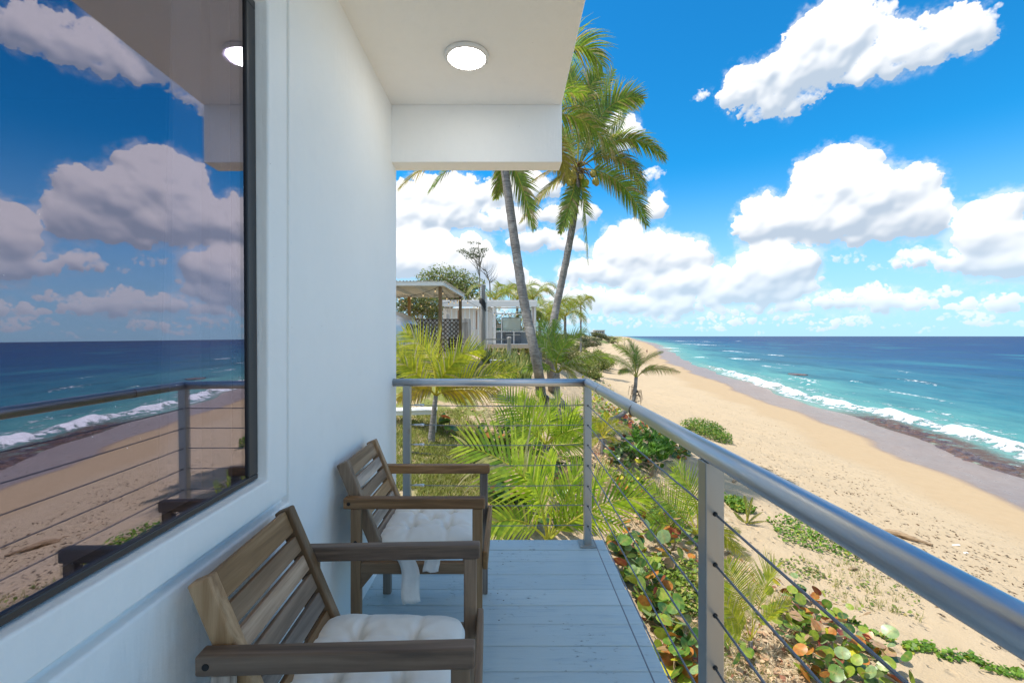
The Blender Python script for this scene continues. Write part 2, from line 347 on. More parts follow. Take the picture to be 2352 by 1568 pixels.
def drop(x, y):
    x = np.asarray(x, float); y = np.asarray(y, float)
    d = base_drop(x, y)
    num = np.zeros_like(d); den = np.full_like(d, 0.12)
    for (cx, cy, _), r in zip(CTRL, _res):
        s = 1.7 + 0.07 * cy
        w = np.exp(-((x - cx) ** 2 + (y - cy) ** 2) / (2 * s * s)); num += w * r; den += w
    t = (shore(y) - x)
    d = d + num / den
    amp = np.clip((t - 6) / 8, 0, 1) * (1 + np.clip((y - 30) / 60, 0, 3) * np.clip((t - 18) / 10, 0, 1) * 1.6)
    return d - 0.07 * amp * vnoise(x, y, 0.55) - 0.035 * amp * vnoise(x + 9, y, 1.7) - 0.012 * np.clip((t - 8) / 4, 0, 1) * np.clip((60 - y) / 30, 0, 1) * vnoise(x, y + 4, 4.3)
def gz(x, y): return float(CAMH - drop(x, y))
def wp(px, py, d):
    """point at depth d (along +Y) in the direction of picture point px, py"""
    return Vector(((px - CX) / F * d, d, CAMH + (CY - py) / F * d))
_ds = np.concatenate([np.linspace(3.4, 40, 900), np.geomspace(40.1, 900, 900)])
def gp(px, py):
    """where the direction of a picture point meets the ground"""
    X = (px - CX) / F * _ds; D = (py - CY) / F * _ds
    h = D - drop(X, _ds); i = int(np.argmax(h > 0))
    if not (h > 0).any(): i = len(_ds) - 1
    d = _ds[i]
    if i > 0:
        a, b = h[i - 1], h[i]; d = _ds[i - 1] + (_ds[i] - _ds[i - 1]) * (-a) / (b - a + 1e-9)
    x = (px - CX) / F * d
    return Vector((x, d, gz(x, d)))
_ms = np.concatenate([np.linspace(3.4, 30, 80), np.geomspace(30.5, 900, 60)])
def gp_batch(pts):
    A = np.asarray(pts, float); kx = (A[:, 0] - CX) / F; kd = (A[:, 1] - CY) / F
    lo = np.full(len(A), _ms[0]); hi = np.full(len(A), _ms[-1]); done = np.zeros(len(A), bool); prev = _ms[0]
    for d in _ms:
        h = kd * d - drop(kx * d, np.full(len(A), d)); hit = (h > 0) & ~done
        lo[hit] = prev; hi[hit] = d; done |= hit; prev = d
    for _ in range(14):
        m = (lo + hi) / 2; h = kd * m - drop(kx * m, m); up = h > 0; hi = np.where(up, m, hi); lo = np.where(up, lo, m)
    return np.stack([kx * hi, hi, CAMH - drop(kx * hi, hi)], 1)
def gp_many(pts): return [Vector(p) for p in gp_batch(pts)]
def in_poly(poly, n, rnd=random):
    xs = [p[0] for p in poly]; ys = [p[1] for p in poly]; out = []
    while len(out) < n:
        x = rnd.uniform(min(xs), max(xs)); y = rnd.uniform(min(ys), max(ys)); c = False; j = len(poly) - 1
        for i in range(len(poly)):
            xi, yi = poly[i]; xj, yj = poly[j]
            if (yi > y) != (yj > y) and x < (xj - xi) * (y - yi) / (yj - yi) + xi: c = not c
            j = i
        if c: out.append((x, y))
    return out

def veg_amount(x, y):
    """1 where soil and litter lie under plants, 0 on bare beach"""
    t = (shore(y) - x) / width_k(y)
    e = 18.2 + 1.3 * vnoise(x, y, 0.5) + 0.6 * vnoise(x, y, 1.6) - np.clip((9 - y) / 4, 0, 1) * 0.6
    return np.clip((t - e) / 1.0, 0, 1)
def lawn_amount(x, y):
    a = np.clip(1 - np.hypot((x + 3.4) / 3.4, (y - 12.5) / 6.5) ** 4, 0, 1)
    return np.clip(a * 1.4, 0, 1)

# ---- sand / soil material
def m_ground():
    t = NT('beach_sand'); p = t.pos(); tt = t.attr('inland'); veg = t.attr('veg'); lawn = t.attr('lawn')
    n_big = t.noise(p, 0.35, 5, 0.6); n_mid = t.noise(p, 2.2, 6, 0.6); n_fine = t.noise(p, 26, 5, 0.65); n_gr = t.noise(p, 160, 2, 0.5)
    sand = t.mix(n_mid, (0.455, 0.345, 0.212), (0.555, 0.435, 0.292))
    sand = t.mix(t.mr(n_fine, 0.35, 0.75, 0, .30), sand, (0.45, 0.32, 0.19))
    sand = t.mix(t.mr(n_gr, 0.55, 0.75, 0, .25), sand, (0.40, 0.28, 0.17))
    # footprints: pocked dry sand
    foot = t.vor(p, 2.6); foot2 = t.vor(p, 5.3)
    pock = t.math('MINIMUM', t.mr(foot, 0.05, 0.28), t.mr(foot2, 0.04, 0.26))
    # damp, smoother sand below the berm
    tw = t.math('ADD', tt, t.math('MULTIPLY', t.math('SUBTRACT', t.noise(p, 0.16, 4, 0.5), 0.5), 3.0))
    damp = t.mr(tw, 9.6, 7.6); wet = t.mr(tw, 5.0, 3.9)
    dampc = t.mix(n_mid, (0.395, 0.280, 0.160), (0.455, 0.335, 0.203))
    c = t.mix(t.math('MULTIPLY', damp, 0.9), sand, dampc)
    wetc = t.mix(n_big, (0.19, 0.130, 0.095), (0.30, 0.205, 0.145))
    c = t.mix(wet, c, wetc)
    # strand line: dark shreds of weed
    sl = t.math('MULTIPLY', t.mr(tt, 9.0, 11.0), t.mr(tt, 17.5, 14.0))
    stx = t.n('ShaderNodeMapping'); t.L.new(p, stx.inputs[0]); stx.inputs['Scale'].default_value = (3.1, 1.3, 1); stx.inputs['Rotation'].default_value = (0, 0, R(-16))
    weed = t.math('MULTIPLY', t.mr(t.noise(stx.outputs[0], 2.6, 5, 0.7), 0.64, 0.71), t.mr(n_big, 0.42, 0.58))
    c = t.mix(t.math('MULTIPLY', t.math('MULTIPLY', weed, sl), 0.28), c, (0.16, 0.10, 0.05))
    red = t.math('MULTIPLY', t.math('MULTIPLY', t.mr(t.noise(p, 1.6, 6, 0.75), 0.56, 0.70), wet), 0.55)
    c = t.mix(red, c, (0.20, 0.085, 0.04))
    # soil, dry litter, lawn
    soil = t.ramp(t.noise(p, 9, 8, 0.75), [(0.28, (0.26, 0.18, 0.10)), (0.44, (0.42, 0.31, 0.19)), (0.60, (0.54, 0.43, 0.29)), (0.8, (0.62, 0.52, 0.39))])
    c = t.mix(t.math('MULTIPLY', veg, 0.9), c, soil)
    far = t.mr(t.attr('dist'), 34, 60)
    scrub = t.ramp(t.noise(p, 0.8, 8, 0.75), [(0.3, (0.05, 0.09, 0.02)), (0.5, (0.13, 0.17, 0.05)), (0.62, (0.24, 0.24, 0.10)), (0.75, (0.42, 0.34, 0.20))])
    bare = t.mr(t.noise(p, 0.06, 3, 0.6), 0.42, 0.58)
    c = t.mix(t.math('MULTIPLY', t.math('MULTIPLY', veg, far), bare), c, scrub)
    gr = t.ramp(t.noise(p, 30, 6, 0.8), [(0.3, (0.08, 0.10, 0.02)), (0.5, (0.20, 0.22, 0.06)), (0.7, (0.34, 0.31, 0.12))])
    c = t.mix(t.math('MULTIPLY', lawn, t.mr(n_mid, 0.40, 0.52)), c, gr)
    t.P(Base_Color=c, Roughness=t.mix(wet, (0.9, 0.9, 0.9), t.mix(n_mid, (0.16, 0.16, 0.16), (0.48, 0.48, 0.48))))
    t.L.new(t.math('MULTIPLY_ADD', wet, 0.35, 0.15), t.p.inputs['Specular IOR Level'])
    dry = t.math('SUBTRACT', 1.0, t.math('MAXIMUM', t.math('MULTIPLY', damp, 0.85), wet))
    h = t.math('ADD', t.math('MULTIPLY', pock, 0.55), t.math('ADD', t.math('MULTIPLY', n_mid, 0.6), t.math('MULTIPLY', n_fine, 0.35)))
    h = t.math('MULTIPLY', h, t.math('MULTIPLY_ADD', dry, 0.96, 0.04))
    t.bump(h, 0.9, 0.10)
    return t.m
def grid_faces(nr, nc):
    i = np.arange(nr - 1)[:, None] * nc + np.arange(nc - 1)[None, :]
    return np.stack([i, i + 1, i + nc + 1, i + nc], -1).reshape(-1, 4)
def build_ground():
    ys = np.concatenate([np.linspace(-14, 2, 22)[:-1], np.linspace(2, 30, 220)[:-1], np.geomspace(30, 160, 150)[:-1], np.geomspace(160, 4000, 90)])
    ts = np.concatenate([np.linspace(-30, -2, 10)[:-1], np.linspace(-2, 32, 210)[:-1], np.geomspace(32, 90, 36)[:-1], np.geomspace(90, 1800, 26)])
    Y, T = np.meshgrid(ys, ts, indexing='ij')
    k = 1 + (width_k(Y) - 1) * np.clip((T + 2) / 10, 0, 1)
    X = shore(Y) - T * k; Z = CAMH - drop(X, Y)
    V = np.stack([X, Y, Z], -1).reshape(-1, 3)
    me = np_mesh('beach_ground', V, grid_faces(len(ys), len(ts))[:, ::-1], m_ground(), smooth=True,
                 attrs={'inland': T, 'veg': veg_amount(X, Y), 'lawn': lawn_amount(X, Y), 'dist': Y})
    o = bpy.data.objects.new('beach_ground', me); link(o)
    tag(o, 'pale golden sand beach rising to a littered bank', None, kind='structure')
build_ground()

# ------------------------------------------------------------------ sea
SEA_Z = CAMH - SEA_D
def sea_h(x, y):
    """height of the water surface over its mean level, and foam"""
    s = x - shore(y); z = np.zeros_like(s); foam = np.zeros_like(s)
    nearY = np.clip((140 - y) / 60, 0, 1)
    wob = 0.9 * np.sin(y * 0.16 + 0.5) + 0.5 * np.sin(y * 0.41 + 2) + 0.25 * np.sin(y * 0.93)
    # the breaker that is just tumbling on to the reef flat
    c = 4.6 + wob * 0.6 - np.clip((y - 34) / 14, 0, 1) * 2.3
    g = np.exp(-np.where(s > c, (s - c) / 1.1, (s - c) / 0.55) ** 2)
    lump = 0.6 + 0.4 * np.sin(y * 1.1 + 0.6 * np.sin(y * 2.7)) * np.sin(y * 0.31 + 0.4)
    z += 0.62 * g * lump * nearY
    foam = np.maximum(foam, nearY * (0.50 + 0.42 * lump) * np.exp(-np.abs(np.where(s > c, (s - c - .3) / 1.3, (s - c) / 1.9)) ** 1.6))
    foam = np.maximum(foam, nearY * 0.30 * np.exp(-((s - c - 7 - 2 * wob) / 2.0) ** 2) * (0.5 + 0.5 * np.sin(y * .23 + 1)))
    foam = np.maximum(foam, nearY * 0.62 * np.exp(-((s - 1.0 - wob * 0.5) / 0.7) ** 2) * np.clip((y - 34) / 10, 0, 1))
    foam = np.maximum(foam, nearY * 0.46 * np.exp(-((s - c - 3.6 - 1.4 * wob) / 1.8) ** 2))
    for (sc, am) in ((9.5, .55), (15.5, .60), (23, .52), (34, .5)):
        ph = 1.6 * np.sin(y * 0.05 + sc) + 0.7 * np.sin(y * 0.17 + sc * 2); gate = np.clip(np.sin(y * (.09 + .002 * sc) + sc * 1.3) * 1.3 - .25, 0, 1)
        foam = np.maximum(foam, am * gate * np.exp(-((s - sc - ph) / (.45 + .012 * np.clip(y, 0, 200))) ** 2) * np.clip((170 - y) / 60, 0, 1))
    # further swells
    for (sc, wl, a) in ((13, 3.2, 0.22), (24, 4.2, 0.25), (38, 5, 0.28), (60, 6, 0.3), (95, 8, 0.3)):
        ph = 1.8 * np.sin(y * 0.045 + sc) + 0.9 * np.sin(y * 0.13 + sc * 2)
        z += a * np.exp(-((s - sc - ph) / wl * 1.9) ** 2) * (0.5 + 0.5 * np.sin(y * 0.07 + sc * 1.7))
    z += 0.05 * np.sin(s * 1.3 + 0.9 * np.sin(y * .5)) * np.clip(s / 6, 0, 1) * np.clip(1 - s / 120, 0, 1)
    z *= np.clip(s / 1.5 + 0.35, 0, 1)
    return z, foam
FOAM_PX = [ # whitecaps: picture point, half length px, height px
    (1590, 785, 34, 3), (1605, 793, 22, 4), (1560, 790, 16, 2), (1683, 808, 18, 3.5), (1702, 811, 12, 3), (1718, 827, 36, 4), (1690, 827, 18, 2.5), (1779, 817, 11, 3.5),
    (1540, 800, 22, 3), (1552, 807, 16, 3), (1700, 784, 10, 1.5), (1965, 880, 12, 3.5), (1612, 822, 26, 2.5), (1842, 883, 14, 3), (1855, 886, 10, 3), (1818, 874, 12, 2.5), (1580, 783, 20, 1.6)]
def build_sea():
    t = NT('sea_water'); p = t.pos(); s = t.attr('offshore'); foam = t.attr('foam')
    big = t.n('ShaderNodeMapping'); t.L.new(p, big.inputs[0]); big.inputs['Scale'].default_value = (0.035, 0.010, 1); big.inputs['Rotation'].default_value = (0, 0, R(-18))
    nb = t.noise(big.outputs[0], 1.0, 6, 0.62); nm = t.noise(p, 0.22, 5, 0.6)
    ss = t.math('ADD', s, t.math('MULTIPLY', t.math('SUBTRACT', nb, 0.5), t.math('MULTIPLY_ADD', s, 0.9, 22.0)))
    lg = t.math('DIVIDE', t.math('LOGARITHM', t.math('MAXIMUM', t.math('ADD', ss, 1.0), 1.0), 10.0), 3.5)
    c = t.ramp(lg, [(0.0, (0.24, 0.27, 0.21)), (0.13, (0.16, 0.31, 0.27)), (0.28, (0.085, 0.275, 0.265)), (0.39, (0.032, 0.165, 0.215)), (0.49, (0.011, 0.088, 0.175)), (0.62, (0.005, 0.048, 0.145)), (1.0, (0.002, 0.026, 0.105))])
    # darker reef patches and wind lanes
    patch = t.mr(t.noise(big.outputs[0], 2.3, 5, 0.6), 0.50, 0.64)
    c = t.mix(t.math('MULTIPLY', patch, t.math('MULTIPLY', t.mr(s, 5, 16), 0.55)), c, (0.010, 0.075, 0.12))
    tq = t.math('MULTIPLY', t.mr(t.noise(big.outputs[0], 1.4, 3, 0.5), 0.56, 0.66), t.math('MULTIPLY', t.mr(s, 30, 70), t.mr(s, 400, 120)))
    c = t.mix(t.math('MULTIPLY', tq, 0.6), c, (0.03, 0.20, 0.24))
    chop = t.n('ShaderNodeMapping'); t.L.new(p, chop.inputs[0]); chop.inputs['Scale'].default_value = (0.9, 0.32, 1); chop.inputs['Rotation'].default_value = (0, 0, R(-24))
    c = t.mix(t.mr(t.noise(chop.outputs[0], 0.5, 8, 0.68), 0.46, 0.66, 0, 0.45), c, t.mix(1.0, c, (0.35, 0.55, 0.72), 'MULTIPLY'))
    reef = t.math('MULTIPLY', t.math('MULTIPLY', t.mr(s, 3.6, 2.0), t.mr(t.attr('dist'), 46, 38)), t.mr(t.noise(p, 1.3, 6, .7), 0.32, 0.52))
    c = t.mix(reef, c, t.mix(t.noise(p, 3, 4), (0.055, 0.045, 0.05), (0.15, 0.085, 0.05)))
    # foam
    fn = t.noise(p, 1.5, 10, 0.72); fv = t.vor(p, 2.2, 'SMOOTH_F1')
    lace = t.math('ADD', t.math('MULTIPLY', t.math('SUBTRACT', fn, 0.5), 1.7), t.math('MULTIPLY_ADD', fv, 0.30, 0.40))
    fm = t.mr(t.math('SUBTRACT', t.math('ADD', foam, 0.06), lace), 0.0, 0.22)
    c = t.mix(fm, c, (0.80, 0.82, 0.84))
    t.P(Base_Color=c, Roughness=0.9); t.p.inputs['Specular IOR Level'].default_value = 0.0
    gl = t.n('ShaderNodeBsdfGlossy'); gl.inputs['Roughness'].default_value = 0.22; fr = t.n('ShaderNodeFresnel'); fr.inputs['IOR'].default_value = 1.33
    gm = t.n('ShaderNodeMixShader'); t.L.new(t.math('MULTIPLY', t.mr(fr.outputs[0], 0.02, 0.8, 0.02, 0.24, False), t.math('SUBTRACT', 1.0, fm)), gm.inputs[0]); t.L.new(t.p.outputs[0], gm.inputs[1]); t.L.new(gl.outputs[0], gm.inputs[2]); t.L.new(gm.outputs[0], t.out.inputs[0])
    w1 = t.n('ShaderNodeMapping'); t.L.new(p, w1.inputs[0]); w1.inputs['Scale'].default_value = (1.0, 0.45, 1); w1.inputs['Rotation'].default_value = (0, 0, R(-22))
    h = t.math('ADD', t.math('MULTIPLY', t.noise(w1.outputs[0], 1.6, 6, 0.6), 0.5), t.math('MULTIPLY', t.noise(w1.outputs[0], 0.22, 5, 0.6), 1.6))
    h = t.math('ADD', h, t.math('MULTIPLY', fm, t.math('MULTIPLY', fn, 0.5)))
    t.bump(h, 0.9, 0.45); nl = t.p.inputs['Normal'].links[0].from_socket; t.L.new(nl, gl.inputs['Normal']); t.L.new(nl, fr.inputs['Normal'])
    ys = np.concatenate([np.linspace(-30, 10, 20)[:-1], np.linspace(10, 75, 330)[:-1], np.geomspace(75, 400, 200)[:-1], np.geomspace(400, 30000, 70)])
    so = np.concatenate([np.linspace(-9, -1, 9)[:-1], np.linspace(-1, 14, 130)[:-1], np.geomspace(14, 140, 130)[:-1], np.geomspace(140, 60000, 60)])
    Y, S = np.meshgrid(ys, so, indexing='ij'); X = shore(Y) + S
    z, foam_a = sea_h(X, Y)
    for (px, py, hw, hh) in FOAM_PX:
        d = SEA_D * F / (py - CY); cx = (px - CX) / F * d; hx = hw / F * d; hd = max(hh / F * d, 0.6)
        q = np.exp(-((X - cx) / hx) ** 2 - ((Y - d - 0.9 * hd * np.sin((X - cx) / hx * 2)) / (d * hh / (py - CY) * 0.8)) ** 2)
        foam_a = np.maximum(foam_a, (0.62 + 0.42 * vnoise(X, Y * 3, 1.6 * 60 / (d + 20))) * q); z = z + 0.55 * hd * q
    V = np.stack([X, Y, SEA_Z + z], -1).reshape(-1, 3)
    me = np_mesh('sea', V, grid_faces(len(ys), len(so)), t.m, smooth=True, attrs={'offshore': np.maximum(S, 0), 'foam': foam_a, 'dist': Y})
    o = bpy.data.objects.new('sea', me); link(o); tag(o, 'turquoise sea breaking in white foam along the shore', None, kind='structure')
build_sea()
# the brown reef flat at the water's edge
def build_reef():
    t = NT('reef_rock'); p = t.pos(); n1 = t.noise(p, 2.4, 6, .7)
    t.P(Base_Color=t.ramp(n1, [(0.3, (0.035, 0.03, 0.035)), (0.5, (0.10, 0.06, 0.05)), (0.65, (0.20, 0.10, 0.045)), (0.8, (0.12, 0.10, 0.09))]), Roughness=0.35)
    t.bump(t.noise(p, 7, 6, .7), 0.8, 0.08)
    ys = np.linspace(13, 47, 260); ss = np.linspace(-1.2, 3.4, 46); Y, S = np.meshgrid(ys, ss, indexing='ij')
    X = shore(Y) + S
    env = np.exp(-((S - 0.9 - 0.4 * np.sin(Y * .4)) / 1.25) ** 2) * np.clip((45 - Y) / 6, 0, 1) * np.clip((Y - 13) / 3, 0, 1)
    Z = SEA_Z - 0.16 + env * (0.20 + 0.10 * vnoise(X, Y, 1.4) + 0.07 * vnoise(X, Y, 4.1) + 0.05 * vnoise(X + 3, Y, 9))
    o = bpy.data.objects.new('reef_flat', np_mesh('reef_flat', np.stack([X, Y, Z], -1).reshape(-1, 3), grid_faces(len(ys), len(ss)), t.m, smooth=True)); link(o)
    tag(o, 'dark brown weedy reef flat at the water edge', None, kind='structure')
    return t.m
M_REEF = build_reef()
def rock_mesh(seed, sx, sy, sz):
    bm = bmesh.new(); bmesh.ops.create_icosphere(bm, subdivisions=3, radius=1); r = random.Random(seed); a = [r.uniform(0, 9) for _ in range(6)]
    for v in bm.verts:
        k = 1 + 0.22 * math.sin(v.co.x * 3.1 + a[0]) * math.sin(v.co.y * 2.7 + a[1]) + 0.13 * math.sin(v.co.x * 7 + a[2]) * math.sin(v.co.y * 6.1 + a[3]) + 0.08 * math.sin(v.co.z * 11 + a[4])
        v.co = Vector((v.co.x * sx * k, v.co.y * sy * k, v.co.z * sz * k))
    me = bpy.data.meshes.new('shore_rock'); bm.to_mesh(me); bm.free(); me.polygons.foreach_set('use_smooth', [True] * len(me.polygons)); return me
for (px, py, sx, sy, sz, lab) in [(1832, 860, 1.5, 2.0, .13, 'long low dark rock awash in the foam line'), (1884, 876, .9, 1.1, .10, 'small low dark rock awash near the longer rock')]:
    d = SEA_D * F / (py - CY); me = rock_mesh(int(px), sx, sy, sz); me.materials.append(M_REEF)
    o = bpy.data.objects.new('shore_rock', me); link(o); o.location = ((px - CX) / F * d, d, SEA_Z + 0.02); tag(o, lab, 'rock')

# ------------------------------------------------------------------ the house: wall, soffit, beam, window
WX = -0.76                                   # wall face
def m_wall(name, tone=(0.92, 0.912, 0.895)):
    t = NT(name); p = t.pos(); a = t.noise(p, 1.4, 4); b = t.noise(p, 14, 5, .6); st = t.pos((30, 30, 3)); c = t.noise(st, 1.0, 4)
    spk = t.mr(t.vor(p, 16), 0.030, 0.018); keep = t.mr(t.noise(p, 3.1, 2), 0.54, 0.60)
    col = t.mix(a, tuple(x * 0.965 for x in tone), tuple(min(1, x * 1.03) for x in tone))
    col = t.mix(t.math('MULTIPLY', t.mr(b, .5, .8), 0.10), col, tuple(x * 0.8 for x in tone))
    col = t.mix(t.math('MULTIPLY', t.math('MULTIPLY', spk, keep), 0.75), col, (0.22, 0.19, 0.16))
    t.P(Base_Color=col, Roughness=0.55); t.p.inputs['Specular IOR Level'].default_value = 0.3
    t.bump(t.math('ADD', t.math('MULTIPLY', a, 1.6), t.math('ADD', t.math('MULTIPLY', b, 0.35), t.math('MULTIPLY', c, 0.3))), 0.75, 0.014)
    return t.m
M_WALL = m_wall('white_wall_paint'); M_CEIL = m_wall('soffit_paint', (0.92, 0.90, 0.86))
house = thing('beach_house', 'white plastered beach house wall with deep soffit over the balcony', 'house', (-1, 0, -2.6))
HL = Vector((1, 0, 2.6))                     # children are written in world coordinates
def hb(mb, name, mat, **k): return mb.build(name, mat, house, loc=HL, **k)
def build_house():
    y0, y1, z0, z1 = -3.2, 3.13, -2.6, 3.05
    A = (.07, 1.600, 0.797, 2.545); G2 = (.115, 1.562, .832, 2.505); C = (.235, 1.436, 0.922, 2.412); Dr = (.245, 1.425, .932, 2.40)
    FX, DX = WX - 0.014, WX - 0.040; EX = WX - .16
    def ring(x, r): return [(x, r[0], r[2]), (x, r[1], r[2]), (x, r[1], r[3]), (x, r[0], r[3])]
    V = ring(WX, (y0, y1, z0, z1)) + ring(WX, A) + ring(WX - .030, A) + ring(WX - .030, G2) + ring(WX + .012, G2) + ring(WX + .014, C) + ring(DX, Dr) + ring(EX, Dr)
    Fs = []
    for k in range(7):
        for i in range(4):
            j = (i + 1) % 4; Fs.append((k * 4 + i, k * 4 + j, (k + 1) * 4 + j, (k + 1) * 4 + i))
    b = len(V); V += [(WX - 5.2, y1, z0), (WX - 5.2, y1, z1), (WX - 5.2, y0, z0), (WX - 5.2, y0, z1)]
    Fs += [(1, b, b + 1, 2), (0, 3, b + 3, b + 2), (b, b + 2, b + 3, b + 1)]
    w = MB().add(V, Fs).build('wall', M_WALL, house, loc=HL)
    bv = w.modifiers.new('bevel', 'BEVEL'); bv.width = 0.006; bv.segments = 3; bv.limit_method = 'ANGLE'; bv.angle_limit = R(15)
    hb(MB().box(-5.9, 0.345, -3.3, 3.0, 2.87, 3.16), 'soffit', M_CEIL, bevel=0.006)
    hb(MB().box(-0.79, 0.347, 3.0, 3.16, 2.50, 3.163), 'beam', M_WALL, bevel=0.006)
    # the room behind the glass
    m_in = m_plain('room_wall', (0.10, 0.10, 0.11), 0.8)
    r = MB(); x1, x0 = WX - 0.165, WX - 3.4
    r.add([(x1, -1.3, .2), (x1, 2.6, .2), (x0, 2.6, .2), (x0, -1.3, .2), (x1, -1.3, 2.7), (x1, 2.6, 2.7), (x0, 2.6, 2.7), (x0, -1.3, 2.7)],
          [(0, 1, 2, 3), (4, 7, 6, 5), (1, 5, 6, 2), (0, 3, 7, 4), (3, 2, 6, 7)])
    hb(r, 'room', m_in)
    # window: dark frame set in the stepped reveal, mirror-tinted pane
    m_fr = m_plain('dark_window_frame', (0.035, 0.033, 0.034), 0.4, var=0.25, scale=20, bump=0.05)
    win = bpy.data.objects.new('window', None); win.empty_display_size = .1; link(win, house); win.location = (WX - 0.10 + HL.x, 0.3, 1.7 + HL.z)
    wl = -Vector((WX - 0.10, 0.3, 1.7))
    def gx(y, z): return WX - 0.024 - 0.012 * (y - 1.5) - 0.006 * (z - 1.7)
    f = MB(); fw = .050
    def fbar(ya, yb, za, zb):
        vs = [(gx(y, z) + dx, y, z) for dx in (-.045, .007) for y in (ya, yb) for z in (za, zb)]
        f.add(vs, [(0, 1, 3, 2), (4, 6, 7, 5), (0, 4, 5, 1), (2, 3, 7, 6), (0, 2, 6, 4), (1, 5, 7, 3)])
    fbar(.246, 1.424, .933, .949); fbar(.246, 1.424, 2.372, 2.399); fbar(1.424 - fw, 1.4238, .9495, 2.3715); fbar(.2462, .246 + fw, .9495, 2.3715)
    f.build('window_frame', m_fr, win, loc=wl, bevel=0.003)
    t = NT('tinted_window_glass'); t.N.remove(t.p)
    gl = t.n('ShaderNodeBsdfGlossy'); gl.inputs['Roughness'].default_value = 0.0; gl.inputs['Color'].default_value = (0.78, 0.74, 0.86, 1)
    tr = t.n('ShaderNodeBsdfTransparent'); tr.inputs['Color'].default_value = (0.72, 0.72, 0.76, 1)
    lw = t.n('ShaderNodeLayerWeight'); lw.inputs['Blend'].default_value = 0.55
    ms = t.n('ShaderNodeMixShader'); t.L.new(t.mr(lw.outputs['Fresnel'], 0.1, 0.9, 0.26, 0.50, False), ms.inputs[0]); t.L.new(tr.outputs[0], ms.inputs[1]); t.L.new(gl.outputs[0], ms.inputs[2])
    # salt specks on the pane
    df = t.n('ShaderNodeBsdfDiffuse'); df.inputs['Color'].default_value = (.8, .8, .8, 1)
    sp = t.math('MULTIPLY', t.mr(t.vor(t.pos(), 30), 0.045, 0.03), t.mr(t.noise(t.pos(), 2.0, 3), .50, .62))
    m2 = t.n('ShaderNodeMixShader'); t.L.new(t.math('MULTIPLY', sp, .6), m2.inputs[0]); t.L.new(ms.outputs[0], m2.inputs[1]); t.L.new(df.outputs[0], m2.inputs[2]); t.L.new(m2.outputs[0], t.out.inputs[0])
    g = MB(); yy0, yy1, zz0, zz1 = .27, 1.40, .945, 2.385
    g.add([(gx(y, z) - dx, y, z) for dx in (0, .005) for y, z in ((yy0, zz0), (yy1, zz0), (yy1, zz1), (yy0, zz1))], [(0, 1, 2, 3), (4, 7, 6, 5), (0, 4, 5, 1), (1, 5, 6, 2), (2, 6, 7, 3), (3, 7, 4, 0)])
    g.build('pane', t.m, win, loc=wl)
build_house()
# curtain inside
def build_curtain():
    t = NT('sheer_curtain'); t.P(Base_Color=(0.9, 0.88, 0.86), Roughness=0.9)
    tr = t.n('ShaderNodeBsdfTransparent'); ms = t.n('ShaderNodeMixShader'); ms.inputs[0].default_value = 0.25; t.L.new(t.p.outputs[0], ms.inputs[1]); t.L.new(tr.outputs[0], ms.inputs[2]); t.L.new(ms.outputs[0], t.out.inputs[0])
    ys = np.linspace(1.25, 1.62, 90); zs = np.linspace(.60, 2.48, 40); Y, Z = np.meshgrid(ys, zs, indexing='ij')
    k = np.clip((Z - 0.6) / 1.9, 0, 1)
    X = WX - 0.175 + (0.022 + 0.02 * (1 - k)) * np.sin(Y * 62 + 0.6 * np.sin(Z * 2)) + 0.012 * np.sin(Y * 25)
    Yw = Y + 0.03 * np.sin(Z * 1.7) * (Y - 1.4)
    o = bpy.data.objects.new('curtain', np_mesh('curtain', np.stack([X, Yw, Z], -1).reshape(-1, 3), grid_faces(90, 40), t.m, smooth=True)); link(o)
    tag(o, 'sheer white curtain hanging behind the tinted window pane', 'curtain')
build_curtain()
# ceiling lamp
def build_lamp():
    l = thing('ceiling_lamp', 'round white flush ceiling lamp, lit, on the balcony soffit', 'lamp', (-0.223, 2.467, 2.868))
    MB().lathe([(0.119, 0.0), (0.119, -0.010), (0.114, -0.019), (0.103, -0.021), (0.099, -0.017)], 48).build('lamp_ring', m_plain('lamp_ring_white', (0.78, 0.77, 0.74), 0.4, var=.04), l, smooth=True)
    t = NT('lit_lamp_lens'); t.P(Base_Color=(.9, .9, .9), Roughness=.4, Emission_Color=(1, 0.97, 0.92), Emission_Strength=14)
    MB().lathe([(0.0985, -0.016), (0.096, -0.021), (0.06, -0.0235), (0.01, -0.024)], 48).build('lamp_lens', t.m, l, smooth=True)
    sm = m_plain('lamp_screw', (.5, .48, .45), .4, .8)
    for k in range(6):
        a = k * math.pi / 3 + .3; MB().lathe([(0.0032, -.0205), (0.0032, -.0225), (0.001, -.0228)], 8, (0.109 * math.cos(a), 0.109 * math.sin(a), 0)).build('screw', sm, l)
build_lamp()

